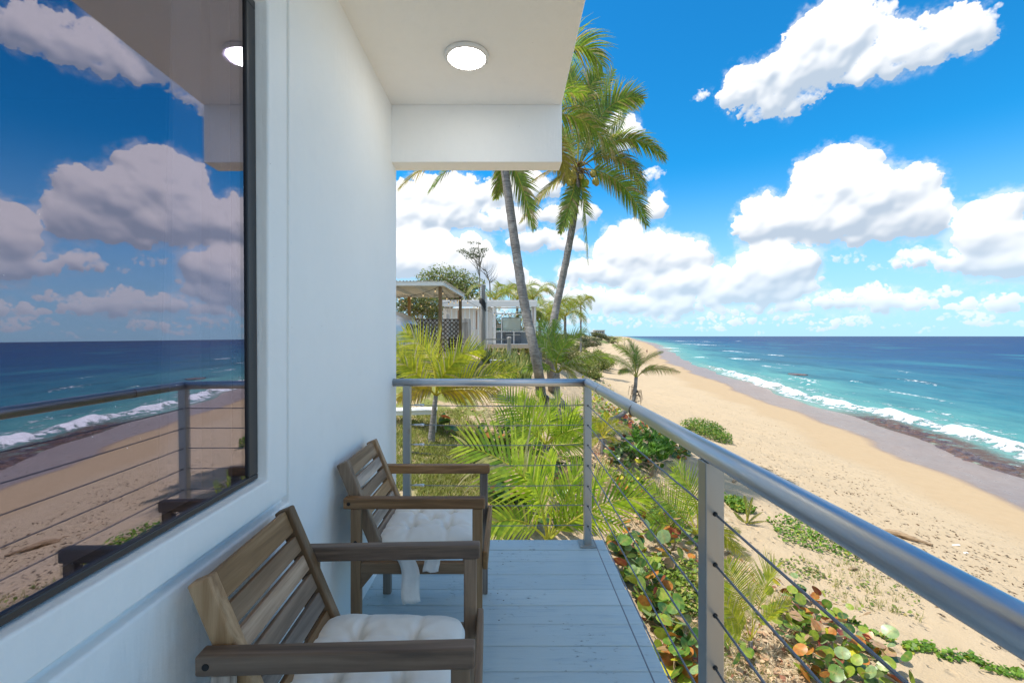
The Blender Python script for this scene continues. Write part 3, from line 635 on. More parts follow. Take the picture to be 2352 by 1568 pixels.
# ------------------------------------------------------------------ deck
def build_deck():
    t = NT('blue_deck_paint'); v0 = t.pos((1, 1, 1)); g1 = t.pos((3.0, 42, 20)); n1 = t.noise(g1, 1.0, 7, .62, .4); n2 = t.noise(v0, 3.0, 5); n3 = t.noise(g1, 2.6, 5, .7)
    base = t.mix(n2, (0.50, 0.605, 0.625), (0.575, 0.675, 0.69)); base = t.mix(t.math('MULTIPLY', t.objrand(), .8), base, (0.43, 0.54, 0.575))
    base = t.mix(t.mr(n1, .52, .72, 0, .5), base, (0.28, 0.41, 0.49))
    chip = t.math('MULTIPLY', t.mr(t.noise(t.pos((7, 22, 1)), 3.2, 8, .7), .60, .64), t.mr(t.noise(v0, 2.7, 2), .49, .58))
    base = t.mix(t.math('MULTIPLY', chip, .85), base, (0.07, 0.10, 0.125))
    rust = t.math('MULTIPLY', t.mr(t.vor(t.pos((4.0, 9, 1)), 1.6), .05, .02), .55); base = t.mix(rust, base, (0.20, 0.15, 0.09))
    t.P(Base_Color=base, Roughness=t.mr(n2, .3, .7, .34, .5)); t.bump(t.math('SUBTRACT', t.math('ADD', n1, t.math('MULTIPLY', n3, .4)), t.math('MULTIPLY', chip, .6)), .9, .006)
    deck = MB().box(-.78, .60, -1.6, 3.05, -.24, -.045).build('deck_floor', m_plain('deck_joist', (.03, .035, .04), .8))
    tag(deck, 'pale blue painted plank floor of the balcony', None, kind='structure')
    nail = MB().lathe([(.0040, 0), (.0040, .0010), (.002, .0013)], 8).mesh('nail', m_plain('rusty_nail', (.17, .17, .15), .7, .3, var=.4)); pitch = 0.1535; me = MB().box(-.702, .702, -.0742, .0742, -.034, 0).mesh('plank', t.m); y = 3.122 - pitch / 2; k = 0; rr = random.Random(3)
    while y > -1.5:
        o = bpy.data.objects.new('plank', me); link(o, deck); o.location = (-.062 + rr.uniform(-.004, .004), y, rr.uniform(-.0022, 0.0)); o.rotation_euler = (rr.uniform(-.004, .004), 0, rr.uniform(-.0008, .0008))
        o.scale = (1, [1.0, .985, 1.030, 1.032, .985, 1.031, 1.0, 1.028][k % 8], 1)
        b = o.modifiers.new('bevel', 'BEVEL'); b.width = .0055; b.segments = 2
        if y > 1.7:
            for nx in (-.045,):
                for ny in (-.04, .04):
                    if rr.random() < .55:
                        q = bpy.data.objects.new('nail', nail); link(q, o); q.location = (nx + .062 + rr.uniform(-.02, .02), ny + rr.uniform(-.01, .01), -.0004)
        y -= pitch; k += 1
    # posts that carry the deck down to the bank
    for (x, yy) in ((.45, 2.9), (.45, .9), (-.5, 2.9)):
        MB().box(x - .07, x + .07, yy - .07, yy + .07, gz(x, yy) - .3, -.24).build('support_post', m_plain('support_wood', (.25, .22, .18), .8), deck)
build_deck()

# ------------------------------------------------------------------ railing
RX, RY, RZ = 0.520, 3.045, 1.065
def build_railing():
    t = NT('brushed_steel'); v = t.pos((40, 4, 40)); n1 = t.noise(v, 2.0, 5, .6); n2 = t.noise(t.pos(), 4.5, 5, .7)
    t.P(Base_Color=t.mix(t.mr(n2, .66, .76, 0, .6), t.mix(n1, (.54, .55, .57), (.62, .63, .65)), (.30, .23, .16)), Metallic=.92, Roughness=t.mr(n1, .3, .7, .33, .44))
    steel = t.m
    t = NT('post_steel'); n1 = t.noise(t.pos((6, 6, 1.2)), 3, 5, .6); n2 = t.noise(t.pos(), 7, 6, .75)
    c = t.mix(n1, (.34, .33, .31), (.46, .445, .42)); c = t.mix(t.mr(n2, .60, .74, 0, .75), c, (.30, .19, .10))
    t.P(Base_Color=c, Metallic=.75, Roughness=t.mr(n1, .3, .7, .30, .46)); post_m = t.m
    cable_m = m_plain('steel_cable', (.24, .25, .28), .5, .75, var=.3, scale=60)
    hole_m = m_plain('cable_grommet', (.015, .015, .018), .6)
    rail = thing('balcony_railing', 'brushed steel balcony railing with round top rail and thin steel cables', 'railing', (RX, RY, 0))
    off = -Vector((RX, RY, 0))
    def add(mb, name, mat, **k): return mb.build(name, mat, rail, loc=off, **k)
    add(MB().tube([(RX, RY, RZ), (RX + .004, 1.2, RZ + .004), (RX + .008, -1.5, RZ + .008)], .0262, 40), 'top_rail', steel, smooth=True)
    add(MB().tube([(WX - .002, RY, RZ), (RX + .012, RY, RZ)], .0258, 32), 'top_rail', steel, smooth=True)
    # weld seams
    for y in (2.62, 1.9):
        add(MB().tube([(RX, y, RZ), (RX, y - .006, RZ)], .0268, 32), 'weld_seam', m_plain('weld_brown', (.30, .22, .15), .5, .6, var=.4, scale=40), smooth=True)
    zs = [.916, .787, .657, .524, .390, .260, .128]
    def post(x, y, w=.0485, zb=.0, face='y'):
        p = add(MB().box(x - w / 2, x + w / 2, y - w / 2, y + w / 2, zb + .006, RZ - .018), 'post', post_m, bevel=.0035, seg=3)
        return p
    posts = [(RX, RY), (RX + .008, 1.205), (RX + .012, -.65)]
    for (x, y) in posts:
        post(x, y); add(MB().box(x - .055, x + .055, y - .055, y + .055, 0.0005, .010), 'base_plate', post_m, bevel=.002)
        for z in zs:
            g = MB().tube([(x, y - .0262, z), (x, y - .0225, z)], .0062, 12); add(g, 'grommet', hole_m)
    # end post at the wall and its twin
    lx = -.668; post(lx, RY); add(MB().box(lx - .05, lx + .05, RY - .05, RY + .05, .0005, .010), 'base_plate', post_m, bevel=.002)
    term = m_plain('cable_end_fitting', (.66, .66, .66), .3, .8, var=.1)
    for i, z in enumerate(zs):
        # run across the front
        sag = .006
        pts = [(lx + .02 + (RX - lx - .04) * k / 10, RY, z - sag * math.sin(math.pi * k / 10)) for k in range(11)]
        add(MB().tube(pts, .0028, 8), 'cable', cable_m, smooth=True)
        add(MB().tube([(lx + .024, RY, z), (lx + .045, RY, z), (lx + .052, RY, z), (lx + .085, RY, z), (lx + .088, RY, z), (lx + .112, RY, z)], [.0035, .0035, .0062, .0062, .009, .009], 10), 'cable_end', term, smooth=True)
        # run along the side, in two spans
        for (a, b) in ((posts[0], posts[1]), (posts[1], posts[2])):
            pts = [(a[0] + (b[0] - a[0]) * k / 12, a[1] - .02 + (b[1] - a[1] + .04) * k / 12, z - .008 * math.sin(math.pi * k / 12)) for k in range(13)]
            tw = []   # two strands laid round each other read as a twisted rope close by
            add(MB().tube(pts, .0030, 10), 'cable', cable_m, smooth=True)
build_railing()

# ------------------------------------------------------------------ armchairs
def cushion_mesh(seed, wx, wy, th):
    r = random.Random(seed); n = 60; V = []
    us = np.linspace(-1, 1, n); U, W = np.meshgrid(us, us, indexing='ij')
    # rounded square outline
    sup = 7.0
    rr = (np.abs(U) ** sup + np.abs(W) ** sup) ** (1 / sup); mx = np.maximum(np.abs(U), np.abs(W)); k = np.where(rr > 1e-6, mx / np.maximum(rr, 1e-6), 1)
    Xp, Yp = U * k, W * k
    edge = np.clip(1 - mx ** 2.6, 0, 1) ** 0.42
    tufts = [(-.38, -.38), (.38, -.38), (-.38, .38), (.38, .38), (0, 0)]
    dm = np.zeros_like(U)
    ang = [r.uniform(0, 6) for _ in tufts]
    for (a, b), ph in zip(tufts, ang):
        d = np.hypot(U - a, W - b); th_ = np.arctan2(W - b, U - a)
        dm += 0.62 * np.exp(-(d / .10) ** 2) + 0.22 * np.exp(-(d / .24) ** 2) + 0.10 * np.exp(-(d / .26) ** 2) * np.sin(th_ * 6 + ph) * np.clip(d / .08, 0, 1)
    seam = 0.22 * np.exp(-(np.minimum(np.abs(U - .38), np.abs(U + .38)) / .05) ** 2) + 0.22 * np.exp(-(np.minimum(np.abs(W - .38), np.abs(W + .38)) / .05) ** 2)
    wr = 0.035 * np.sin(U * 17 + 3 * np.sin(W * 5 + seed)) * np.sin(W * 13 + 2 * np.sin(U * 7))
    H = edge * (1.0 - dm - seam * .7 + wr)
    top = np.stack([Xp * wx / 2, Yp * wy / 2, th * (0.38 + 0.62 * H)], -1).reshape(-1, 3)
    bot = np.stack([Xp * wx / 2, Yp * wy / 2, th * (0.38 - 0.38 * edge)], -1).reshape(-1, 3)
    f = grid_faces(n, n); return np.vstack([top, bot]), np.vstack([f[:, ::-1], f + n * n])
M_CUSH = None
def build_chairs():
    global M_CUSH
    c1, c2, c3 = (0.13, 0.080, 0.050), (0.30, 0.195, 0.118), (0.46, 0.325, 0.215)
    wx_ = m_wood('weathered_wood_x', c1, c2, c3, 0); wy_ = m_wood('weathered_wood_y', tuple(x * 1.25 for x in c1), tuple(x * 1.25 for x in c2), tuple(x * 1.3 for x in c3), 1); wz_ = m_wood('weathered_wood_z', c1, c2, c3, 2)
    arm_m = m_wood('dark_arm_wood', (0.085, 0.052, 0.034), (0.245, 0.145, 0.082), (0.43, 0.275, 0.165), 0)
    t = NT('cushion_cotton'); p = t.pos(); wv = t.math('ADD', t.noise(t.pos((900, 60, 60)), 1, 2), t.noise(t.pos((60, 900, 60)), 1, 2)); n1 = t.noise(p, 6, 4)
    t.P(Base_Color=t.mix(n1, (.74, .725, .68), (.82, .805, .76)), Roughness=.92); t.p.inputs['Sheen Weight'].default_value = .2; t.bump(t.math('ADD', t.math('MULTIPLY', wv, .15), t.noise(p, 35, 4, .6)), .25, .006); M_CUSH = t.m
    screw = m_plain('dark_screw', (.03, .028, .028), .4, .8)
    W, Ha = 0.545, 0.686       # outer width (along y) and arm height; the chair faces +X, its back to the wall
    def chair(y0, label, x0=-.693, rz=0.0):
        root = thing('armchair', label, 'armchair', (x0, y0 + W / 2, 0), 'wooden armchairs along the wall', rz)
        def ad(mb, n, m, bev=.004): return mb.build(n, m, root, bevel=bev, seg=3)
        h = W / 2; aw = .042
        for s in (-1, 1):
            yc = s * (h - aw / 2)
            ad(MB().box(0.0, .598, yc - aw / 2, yc + aw / 2, Ha - .045, Ha), 'armrest', arm_m, .006)
            for (xa, xb) in ((.030, .072), (.545, .587)): ad(MB().box(xa, xb, yc - .016, yc + .016, 0, Ha - .0455), 'leg', wz_)
            ad(MB().box(.0725, .5445, yc - .0145, yc + .0145, .365, .412), 'seat_rail', wx_)
            ad(MB().box(.0725, .5445, yc - .0125, yc + .0125, .115, .150), 'stretcher', wx_)
            # corner brace
            a = [(0.073, yc - .010, .364), (.073, yc + .010, .364), (.125, yc + .010, .364), (.125, yc - .010, .364), (.073, yc - .010, .30), (.073, yc + .010, .30)]
            ad(MB().add(a, [(0, 1, 2, 3), (0, 4, 5, 1), (4, 3, 2, 5), (0, 3, 4), (1, 5, 2)]), 'brace', wx_, 0)
            # back stile, leaning to the wall
            ys = s * (h - aw - .021)
            st = MB().bar((.165, ys, .37), (-.022, ys, .822), .036, .052, (1, 0, .4)); ad(st, 'back_stile', wz_, .006)
            for (sx, sz, nx) in ((.024, Ha - .022, 0), (.051, .50, 0)):
                so = s * (h + .0002) if sz > .6 else s * (h - .0048)
                ad(MB().tube([(sx, so - s * .003, sz), (sx, so + s * .0012, sz)], .0075, 14), 'screw', screw, 0)
        # back slats
        dvec = Vector((-.187, 0, .452)).normalized(); base = Vector((.165, 0, .37)); L = .489
        hs = [.050, .050, .050, .050, .050, .070]; pos = L - .004; ins = h - aw - .042
        nrm = Vector((dvec.z, 0, -dvec.x))
        for i in range(6):
            hh = hs[5 - i]; c = base + dvec * (pos - hh / 2) + nrm * .003; pos -= hh + .0135
            ad(MB().bar(c + Vector((0, -ins, 0)), c + Vector((0, ins, 0)), .019, hh, dvec), 'back_slat', wy_, .003)
        # seat slats, front board and cross rails
        for k in range(7): ad(MB().box(.075 + k * .062, .075 + k * .062 + .048, -h + .047, h - .047, .413, .430), 'seat_slat', wy_, .003)
        ad(MB().box(.5885, .610, -h + .004, h - .004, .385, .462), 'front_board', wy_, .006)
        ad(MB().box(.500, .5440, -h + .047, h - .047, .365, .4125), 'cross_rail', wy_)
        ad(MB().box(.0735, .100, -h + .047, h - .047, .365, .4125), 'cross_rail', wy_)
        return root
    def cushion(seed, x, y, z, rz, label, wx=.455, wy=.45):
        root = thing('seat_cushion', label, 'cushion', (x, y, z), None, rz)
        V, Fq = cushion_mesh(seed, wx, wy, .085)
        link(bpy.data.objects.new('cushion_body', np_mesh('cushion_body', V, Fq, M_CUSH, smooth=True)), root)
        for (a, b) in ((-.38, -.38), (.38, -.38), (-.38, .38), (.38, .38), (0, 0)):
            bt = MB().lathe([(.0085, 0), (.0085, .002), (.005, .005), (.001, .006)], 10).build('button', M_CUSH, root, smooth=True); bt.location = (a * wx / 2, b * wy / 2, .085 * .42)
        return root
    chair(1.945, 'weathered wooden armchair set between the other armchair and the front railing', -.698, .0)
    chair(0.985, 'weathered wooden armchair beside the window, its arm end screw in view', -.682, .04)
    cushion(2, -.365, 1.945 + W / 2, .4305, .02, 'off-white tufted seat cushion with fabric ties and paper tag hanging down')
    cushion(5, -.362, .985 + W / 2, .4305, -.03, 'off-white tufted seat cushion on the armchair beside the window')
    cush2 = bpy.data.objects['seat_cushion']
    t = NT('tie_cloth'); p = t.pos(); t.P(Base_Color=t.mix(t.noise(p, 30, 4), (.62, .62, .61), (.74, .74, .73)), Roughness=.9); t.bump(t.noise(p, 60, 5, .7), .4, .004)
    def ribbon(name, p0, p1, w, mat, twist=.0, curl=.012):
        n, m = 14, 5; V = []
        a, b = Vector(p0), Vector(p1)
        for i in range(n):
            k = i / (n - 1); c = a.lerp(b, k) + Vector((curl * math.sin(k * 5), -.004 + curl * math.sin(k * 4), 0)); an = twist * k
            for j in range(m):
                q = (j / (m - 1) - .5) * w; V.append(c + Vector((q * math.cos(an), q * math.sin(an) + .004 * math.sin(j * 2.2 + k * 7), .004 * math.sin(j * 1.7) * k)))
        o = bpy.data.objects.new(name, np_mesh(name, [tuple(v) for v in V], grid_faces(n, m), mat, smooth=True)); link(o, cush2)
        sd = o.modifiers.new('solid', 'SOLIDIFY'); sd.thickness = .0012; o.location = (0, 0, 0); o.matrix_parent_inverse = Matrix.Identity(4); return o
    h = W / 2
    # positions relative to the cushion's own empty: over the near seat rail and down
    ribbon('tie', (-.085, -h - .006, .028), (-.030, -h - .02, -.165), .074, t.m, .35, .012)
    ribbon('tie', (-.083, -.20, .022), (-.085, -h - .006, .028), .050, t.m, .0, .0)
    ribbon('paper_tag', (.035, -h - .005, .018), (.037, -h - .008, -.045), .066, t.m, .05, .004)
build_chairs()

# ------------------------------------------------------------------ palms
M_FROND = m_leaf('palm_frond', 0.42, 0.38)
M_LEAF = m_leaf('leaf', 0.5, 0.3)
M_LITTER = m_leaf('dry_litter', 0.9, 0.1)
def m_trunk():
    t = NT('palm_bark'); v = t.map((1, 1, 1)); z = t.map((5, 5, 22)); n1 = t.noise(z, 1.0, 6, .7, .5); n2 = t.noise(v, 3, 4); n3 = t.noise(t.map((9, 9, 16)), 1.6, 5, .7)
    c = t.ramp(n1, [(.25, (.06, .05, .045)), (.42, (.17, .155, .145)), (.6, (.27, .25, .235)), (.8, (.40, .38, .36))])
    c = t.mix(t.mr(n2, .52, .72, 0, .6), c, (.42, .40, .37)); c = t.mix(t.mr(n3, .60, .70, 0, .8), c, (.05, .042, .036))
    t.P(Base_Color=c, Roughness=.9); t.bump(t.math('ADD', n1, n3), .7, .025); return t.m
M_TRUNK = m_trunk()
def lerp3(a, b, k): return (a[0] + (b[0] - a[0]) * k, a[1] + (b[1] - a[1]) * k, a[2] + (b[2] - a[2]) * k)
GREEN, LIME, YEL, DRY, GREY, OLIVE = (.085, .165, .020), (.22, .34, .040), (.56, .50, .05), (.40, .27, .13), (.54, .48, .42), (.105, .175, .030)
def frond_mesh(P0, Pm, P2, seed, lw=.28, n=46, roll=25, grav=.55, cols=(GREEN, LIME, DRY), dead=0.15, wid=.030, stalk=.16, rr=.016, fwd=.9, jit=.06):
    """one pinnate leaf along the quadratic through P0, Pm (midway) and P2; lw = leaflet length over leaf length"""
    r = random.Random(seed); P0, Pm, P2 = Vector(P0), Vector(Pm), Vector(P2); Pc = Pm * 2 - (P0 + P2) * .5
    B = lambda t: P0 * (1 - t) ** 2 + Pc * (2 * t * (1 - t)) + P2 * t ** 2
    Tn = lambda t: ((Pc - P0) * (1 - t) + (P2 - Pc) * t).normalized()
    L = sum((B((i + 1) / 12) - B(i / 12)).length for i in range(12)); m = MB()
    cg, cl, cd = cols; stc = lerp3(YEL, cl, .5)
    m.tube([B(i / 14) for i in range(15)], [rr * (1 - .85 * i / 14) * (1.35 if i == 0 else 1) for i in range(15)], 5, True, lerp3(stc, (.42, .36, .08), .4))
    Z = Vector((0, 0, 1)); ro = math.radians(roll)
    tone0 = r.uniform(-.12, .12)
    for i in range(n):
        f = (i + .5) / n; t = stalk + (1 - stalk) * f; p = B(t); T = Tn(t)
        S = T.cross(Z)
        if S.length < .15: S = T.cross(Vector((0, 1, .2)))
        S.normalize(); Nn = S.cross(T).normalized()
        if Nn.z < 0 and abs(roll) < 45: Nn = -Nn
        S2 = S * math.cos(ro) + Nn * math.sin(ro); N2 = S2.cross(T).normalized()
        prof = (math.sin(math.pi * (0.16 + 0.80 * f))) ** .75
        ang = math.radians(62 - 34 * f)
        for s in (-1, 1):
            ll = L * lw * prof * r.uniform(.86, 1.08); w = wid * (.6 + .4 * prof) * r.uniform(.85, 1.1)
            d = (S2 * (s * math.sin(ang)) + T * (math.cos(ang) * fwd) + N2 * .16).normalized() + Vector((r.uniform(-jit, jit), r.uniform(-jit, jit), r.uniform(-jit, jit)))
            isd = r.random() < dead; g = grav * r.uniform(.7, 1.25) + (.5 if isd else 0)
            k0 = r.random() * .95 + tone0; base = lerp3(cg, cl, max(0, min(1, k0))); tip = lerp3(base, YEL, .08 + .28 * r.random())
            if isd: base = lerp3(base, cd, .55); tip = lerp3(cd, GREY, r.random())
            end = lerp3(tip, DRY, .4 if r.random() < .6 else .1)
            stt = []; q = Vector(p)
            wv = T.cross(d); wv = (d.cross(N2 if abs(d.normalized().dot(N2)) < .95 else S2)).normalized()
            ns = 4
            for j in range(ns + 1):
                kk = j / ns; ww = w * (1 - kk ** 1.7) * (.55 + .45 * min(1, kk * 4)) + .0012
                stt.append((q - wv * ww * .5, q + wv * ww * .5)); dd = (d + Vector((0, 0, -1)) * (g * kk * 1.5)).normalized(); q = q + dd * (ll / ns)
            vs = []; cs = []
            for j, (a, b) in enumerate(stt):
                vs += [a, b]; c = lerp3(base, tip, j / ns) if j < ns else end; cs += [c, c]
            m.add(vs, [(2 * j, 2 * j + 1, 2 * j + 3, 2 * j + 2) for j in range(ns)], cs)
    return m
def place_frond(root, P0, Pm, P2, seed, **k):
    o0 = root.location
    return frond_mesh(Vector(P0) - o0, Vector(Pm) - o0, Vector(P2) - o0, seed, **k).build('frond', M_FROND, root)
def smooth_path(pts, n):
    P = [Vector(p) for p in pts]; out = []
    for i in range(n):
        u = i / (n - 1) * (len(P) - 1); k = min(int(u), len(P) - 2); t = u - k
        p0, p1, p2, p3 = P[max(k - 1, 0)], P[k], P[k + 1], P[min(k + 2, len(P) - 1)]
        out.append(.5 * ((2 * p1) + (p2 - p0) * t + (2 * p0 - 5 * p1 + 4 * p2 - p3) * t * t + (3 * p1 - p0 - 3 * p2 + p3) * t ** 3))
    return out
def trunk(root, pts, r0, r1, n=110, swell=.5, name='trunk', sides=14):
    o0 = root.location; path = smooth_path([Vector(p) - o0 for p in pts], n); rad = []
    rr = random.Random(int(r0 * 1e5) + n); ln = sum((path[i + 1] - path[i]).length for i in range(n - 1))
    for i in range(n):
        k = i / (n - 1); base = r0 + (r1 - r0) * k; base *= 1 + swell * math.exp(-k * ln / .45)
        rad.append(base * (1 + .05 * (((k * ln / .11) % 1.0) - .5) + rr.uniform(-.015, .015)))
    m = MB().tube(path, rad, sides)
    rj = random.Random(n); m.v = [(x + rj.uniform(-1, 1) * r1 * .05, y + rj.uniform(-1, 1) * r1 * .05, z) for x, y, z in m.v]
    return m.build(name, M_TRUNK, root, smooth=True)
def palm(label, base, crown_px, d, fronds, trunk_pts=None, r0=.05, r1=.04, seed=1, filler=0, fl=1.0, group='coconut palms on the bank', swell=.5, **k):
    """fronds: (mid px, mid py, tip px, tip py, depth offset of the tip[, overrides])"""
    base = Vector(base); root = thing('coconut_palm', label, 'palm tree', base, group)
    C = wp(crown_px[0], crown_px[1], d)
    pts = trunk_pts or [base - Vector((0, 0, .15)), base.lerp(C, .5), C]
    trunk(root, pts, r0, r1, swell=swell)
    r = random.Random(seed)
    for i, fr in enumerate(fronds):
        mx, my, tx, ty, dy = fr[:5]; kk = dict(k); kk.update(fr[5] if len(fr) > 5 else {})
        Pm = wp(mx, my, d + dy * .55); P2 = wp(tx, ty, d + dy)
        place_frond(root, C + Vector((0, 0, -.02)), Pm, P2, seed * 100 + i, **kk)
    for i in range(filler):
        a = r.uniform(0, 2 * math.pi); up = r.uniform(-.1, .9); Lh = fl * r.uniform(.8, 1.05); dirv = Vector((math.cos(a), abs(math.sin(a)) * r.choice([1, 1, -.5]), 0))
        Pm = C + dirv * (Lh * .5) + Vector((0, 0, Lh * (.10 + .4 * up))); P2 = C + dirv * (Lh * (.95 - .25 * max(up, 0))) + Vector((0, 0, Lh * (.75 * up - .35)))
        place_frond(root, C, Pm, P2, seed * 100 + 50 + i, **k)
    return root, C

OLD = (OLIVE, (.20, .31, .05), DRY)
def coconuts(root, C, n, rad, seed):
    r = random.Random(seed); m = m_plain('coconut_husk', (.34, .27, .045), .5, var=.35, scale=12)
    me = MB().lathe([(.01, .125), (.05, .115), (.085, .075), (.10, .02), (.098, -.03), (.075, -.085), (.04, -.115), (.01, -.125)], 14).mesh('coconut', m, True)
    for i in range(n):
        o = bpy.data.objects.new('coconut', me); link(o, root); a = r.uniform(0, 6.28)
        o.location = (C - root.location) + Vector((math.cos(a) * rad * r.uniform(.6, 1.1), math.sin(a) * rad * r.uniform(.5, 1), r.uniform(-.52, -.18))); o.rotation_euler = (r.uniform(-.4, .4), r.uniform(-.4, .4), 0); s = r.uniform(.8, 1.1); o.scale = (s, s, s)
def fibre(root, C, seed, n=26, s=1.0):
    """brown boots, sheaths and dry strands at the crown"""
    r = random.Random(seed); m = MB(); c0 = C - root.location
    for i in range(n):
        a = r.uniform(0, 6.28); p = c0 + Vector((math.cos(a) * .09 * s, math.sin(a) * .09 * s, r.uniform(-.2, .1) * s)); ln = r.uniform(.2, .55) * s
        dv = Vector((math.cos(a), math.sin(a), r.uniform(-.6, .8))).normalized(); q = p + dv * ln * .5; e = q + (dv + Vector((0, 0, -1.1))).normalized() * ln * .6
        c = lerp3((.16, .09, .045), (.34, .23, .12), r.random()); m.tube([p, q, e], [.022 * s, .016 * s, .004 * s], 5, True, c)
    return m.build('sheath', M_LITTER, root)

def build_big_palms():
    mature = dict(lw=.27, n=64, roll=20, grav=.75, cols=OLD, dead=.20, wid=.050, stalk=.17, rr=.028)
    # left palm: tall grey trunk that runs up behind the beam
    d = 13.2; b = gp(1243, 902); tp = [b - Vector((0, 0, .2)), wp(1236, 850, d), wp(1205, 700, d), wp(1183, 560, d), wp(1160, 395, d), wp(1148, 320, d)]
    root = palm('tall coconut palm with thick ringed grey trunk, its crown behind the soffit beam', b, (1146, 318), d, [
        (1293, 262, 1412, 351, 0.6, dict(grav=1.3, dead=.4)), (1285, 120, 1383, 152, 0.4), (1190, 405, 1226, 525, -.3, dict(roll=55, grav=.35)), (1010, 365, 918, 432, .5, dict(cols=((.2, .17, .04), (.3, .26, .06), DRY))),
        (1060, 360, 985, 442, 1.0, dict(roll=50)), (1152, 400, 1139, 456, 1.4), (1262, 330, 1300, 420, 1.2, dict(cols=((.22, .18, .04), (.34, .28, .05), DRY))), (1080, 200, 1010, 150, 1), (1150, 150, 1130, 60, .5), (1215, 160, 1260, 60, -.5), (1230, 230, 1345, 215, 1.5)],
        tp, .150, .112, 1, swell=.62, **mature)[0]
    fibre(root, wp(1146, 318, d), 2)
    # right palm: slender trunk curving up to a full crown with coconuts
    d = 15.2; b = gp(1270, 897); C = (1327, 386)
    tp = [b - Vector((0, 0, .2)), wp(1262, 800, d), wp(1277, 710, d), wp(1300, 600, d), wp(1318, 500, d), wp(1326, 430, d), wp(*C, d)]
    Z = lambda zx, zy: (1139.25 + .29297 * zx, 55.1 + .29297 * zy)
    def fr(mx, my, tx, ty, dy, **o): return Z(mx, my) + Z(tx, ty) + (dy, o)
    fl = [fr(775, 740, 925, 360, .3, roll=60, grav=.25), fr(690, 640, 820, 385, -.4, roll=55, grav=.3), fr(625, 640, 560, 330, .5, roll=50, grav=.3), fr(860, 680, 1150, 590, -.5, roll=55, grav=.3), fr(930, 880, 1050, 560, .6, roll=40, grav=.4),
          fr(1000, 905, 1325, 1060, -.4, grav=.9), fr(960, 1050, 1165, 1330, .4, dead=.65, grav=1.0), fr(960, 1240, 1180, 1580, -.5, roll=50, grav=.5), fr(690, 1400, 725, 1890, -.5, roll=75, grav=.25, lw=.2), fr(590, 1370, 500, 1640, -.3, roll=70, grav=.3, lw=.25),
          fr(430, 1270, 190, 1560, .3, roll=35, grav=.7, cols=((.16, .16, .03), (.28, .26, .05), DRY)), fr(470, 1130, 230, 1270, .6, dead=.5, grav=1.0, cols=((.24, .19, .04), (.38, .30, .05), DRY)), fr(540, 900, 400, 760, 1, roll=40), fr(560, 1050, 420, 1000, 1.6), fr(800, 900, 960, 760, 1.8), fr(740, 880, 760, 640, 2)]
    root, Cw = palm('coconut palm with slender leaning trunk and a full crown of green coconuts', b, C, d, fl, tp, .135, .095, 2, swell=.5, **mature)
    coconuts(root, Cw + Vector((0, -.05, -.02)), 13, .27, 4); fibre(root, Cw, 5, 40, 1.1)
    # coconuts on the stalk at the right
    coconuts(root, Cw + Vector((.55, -.1, .0)), 3, .08, 9)
build_big_palms()

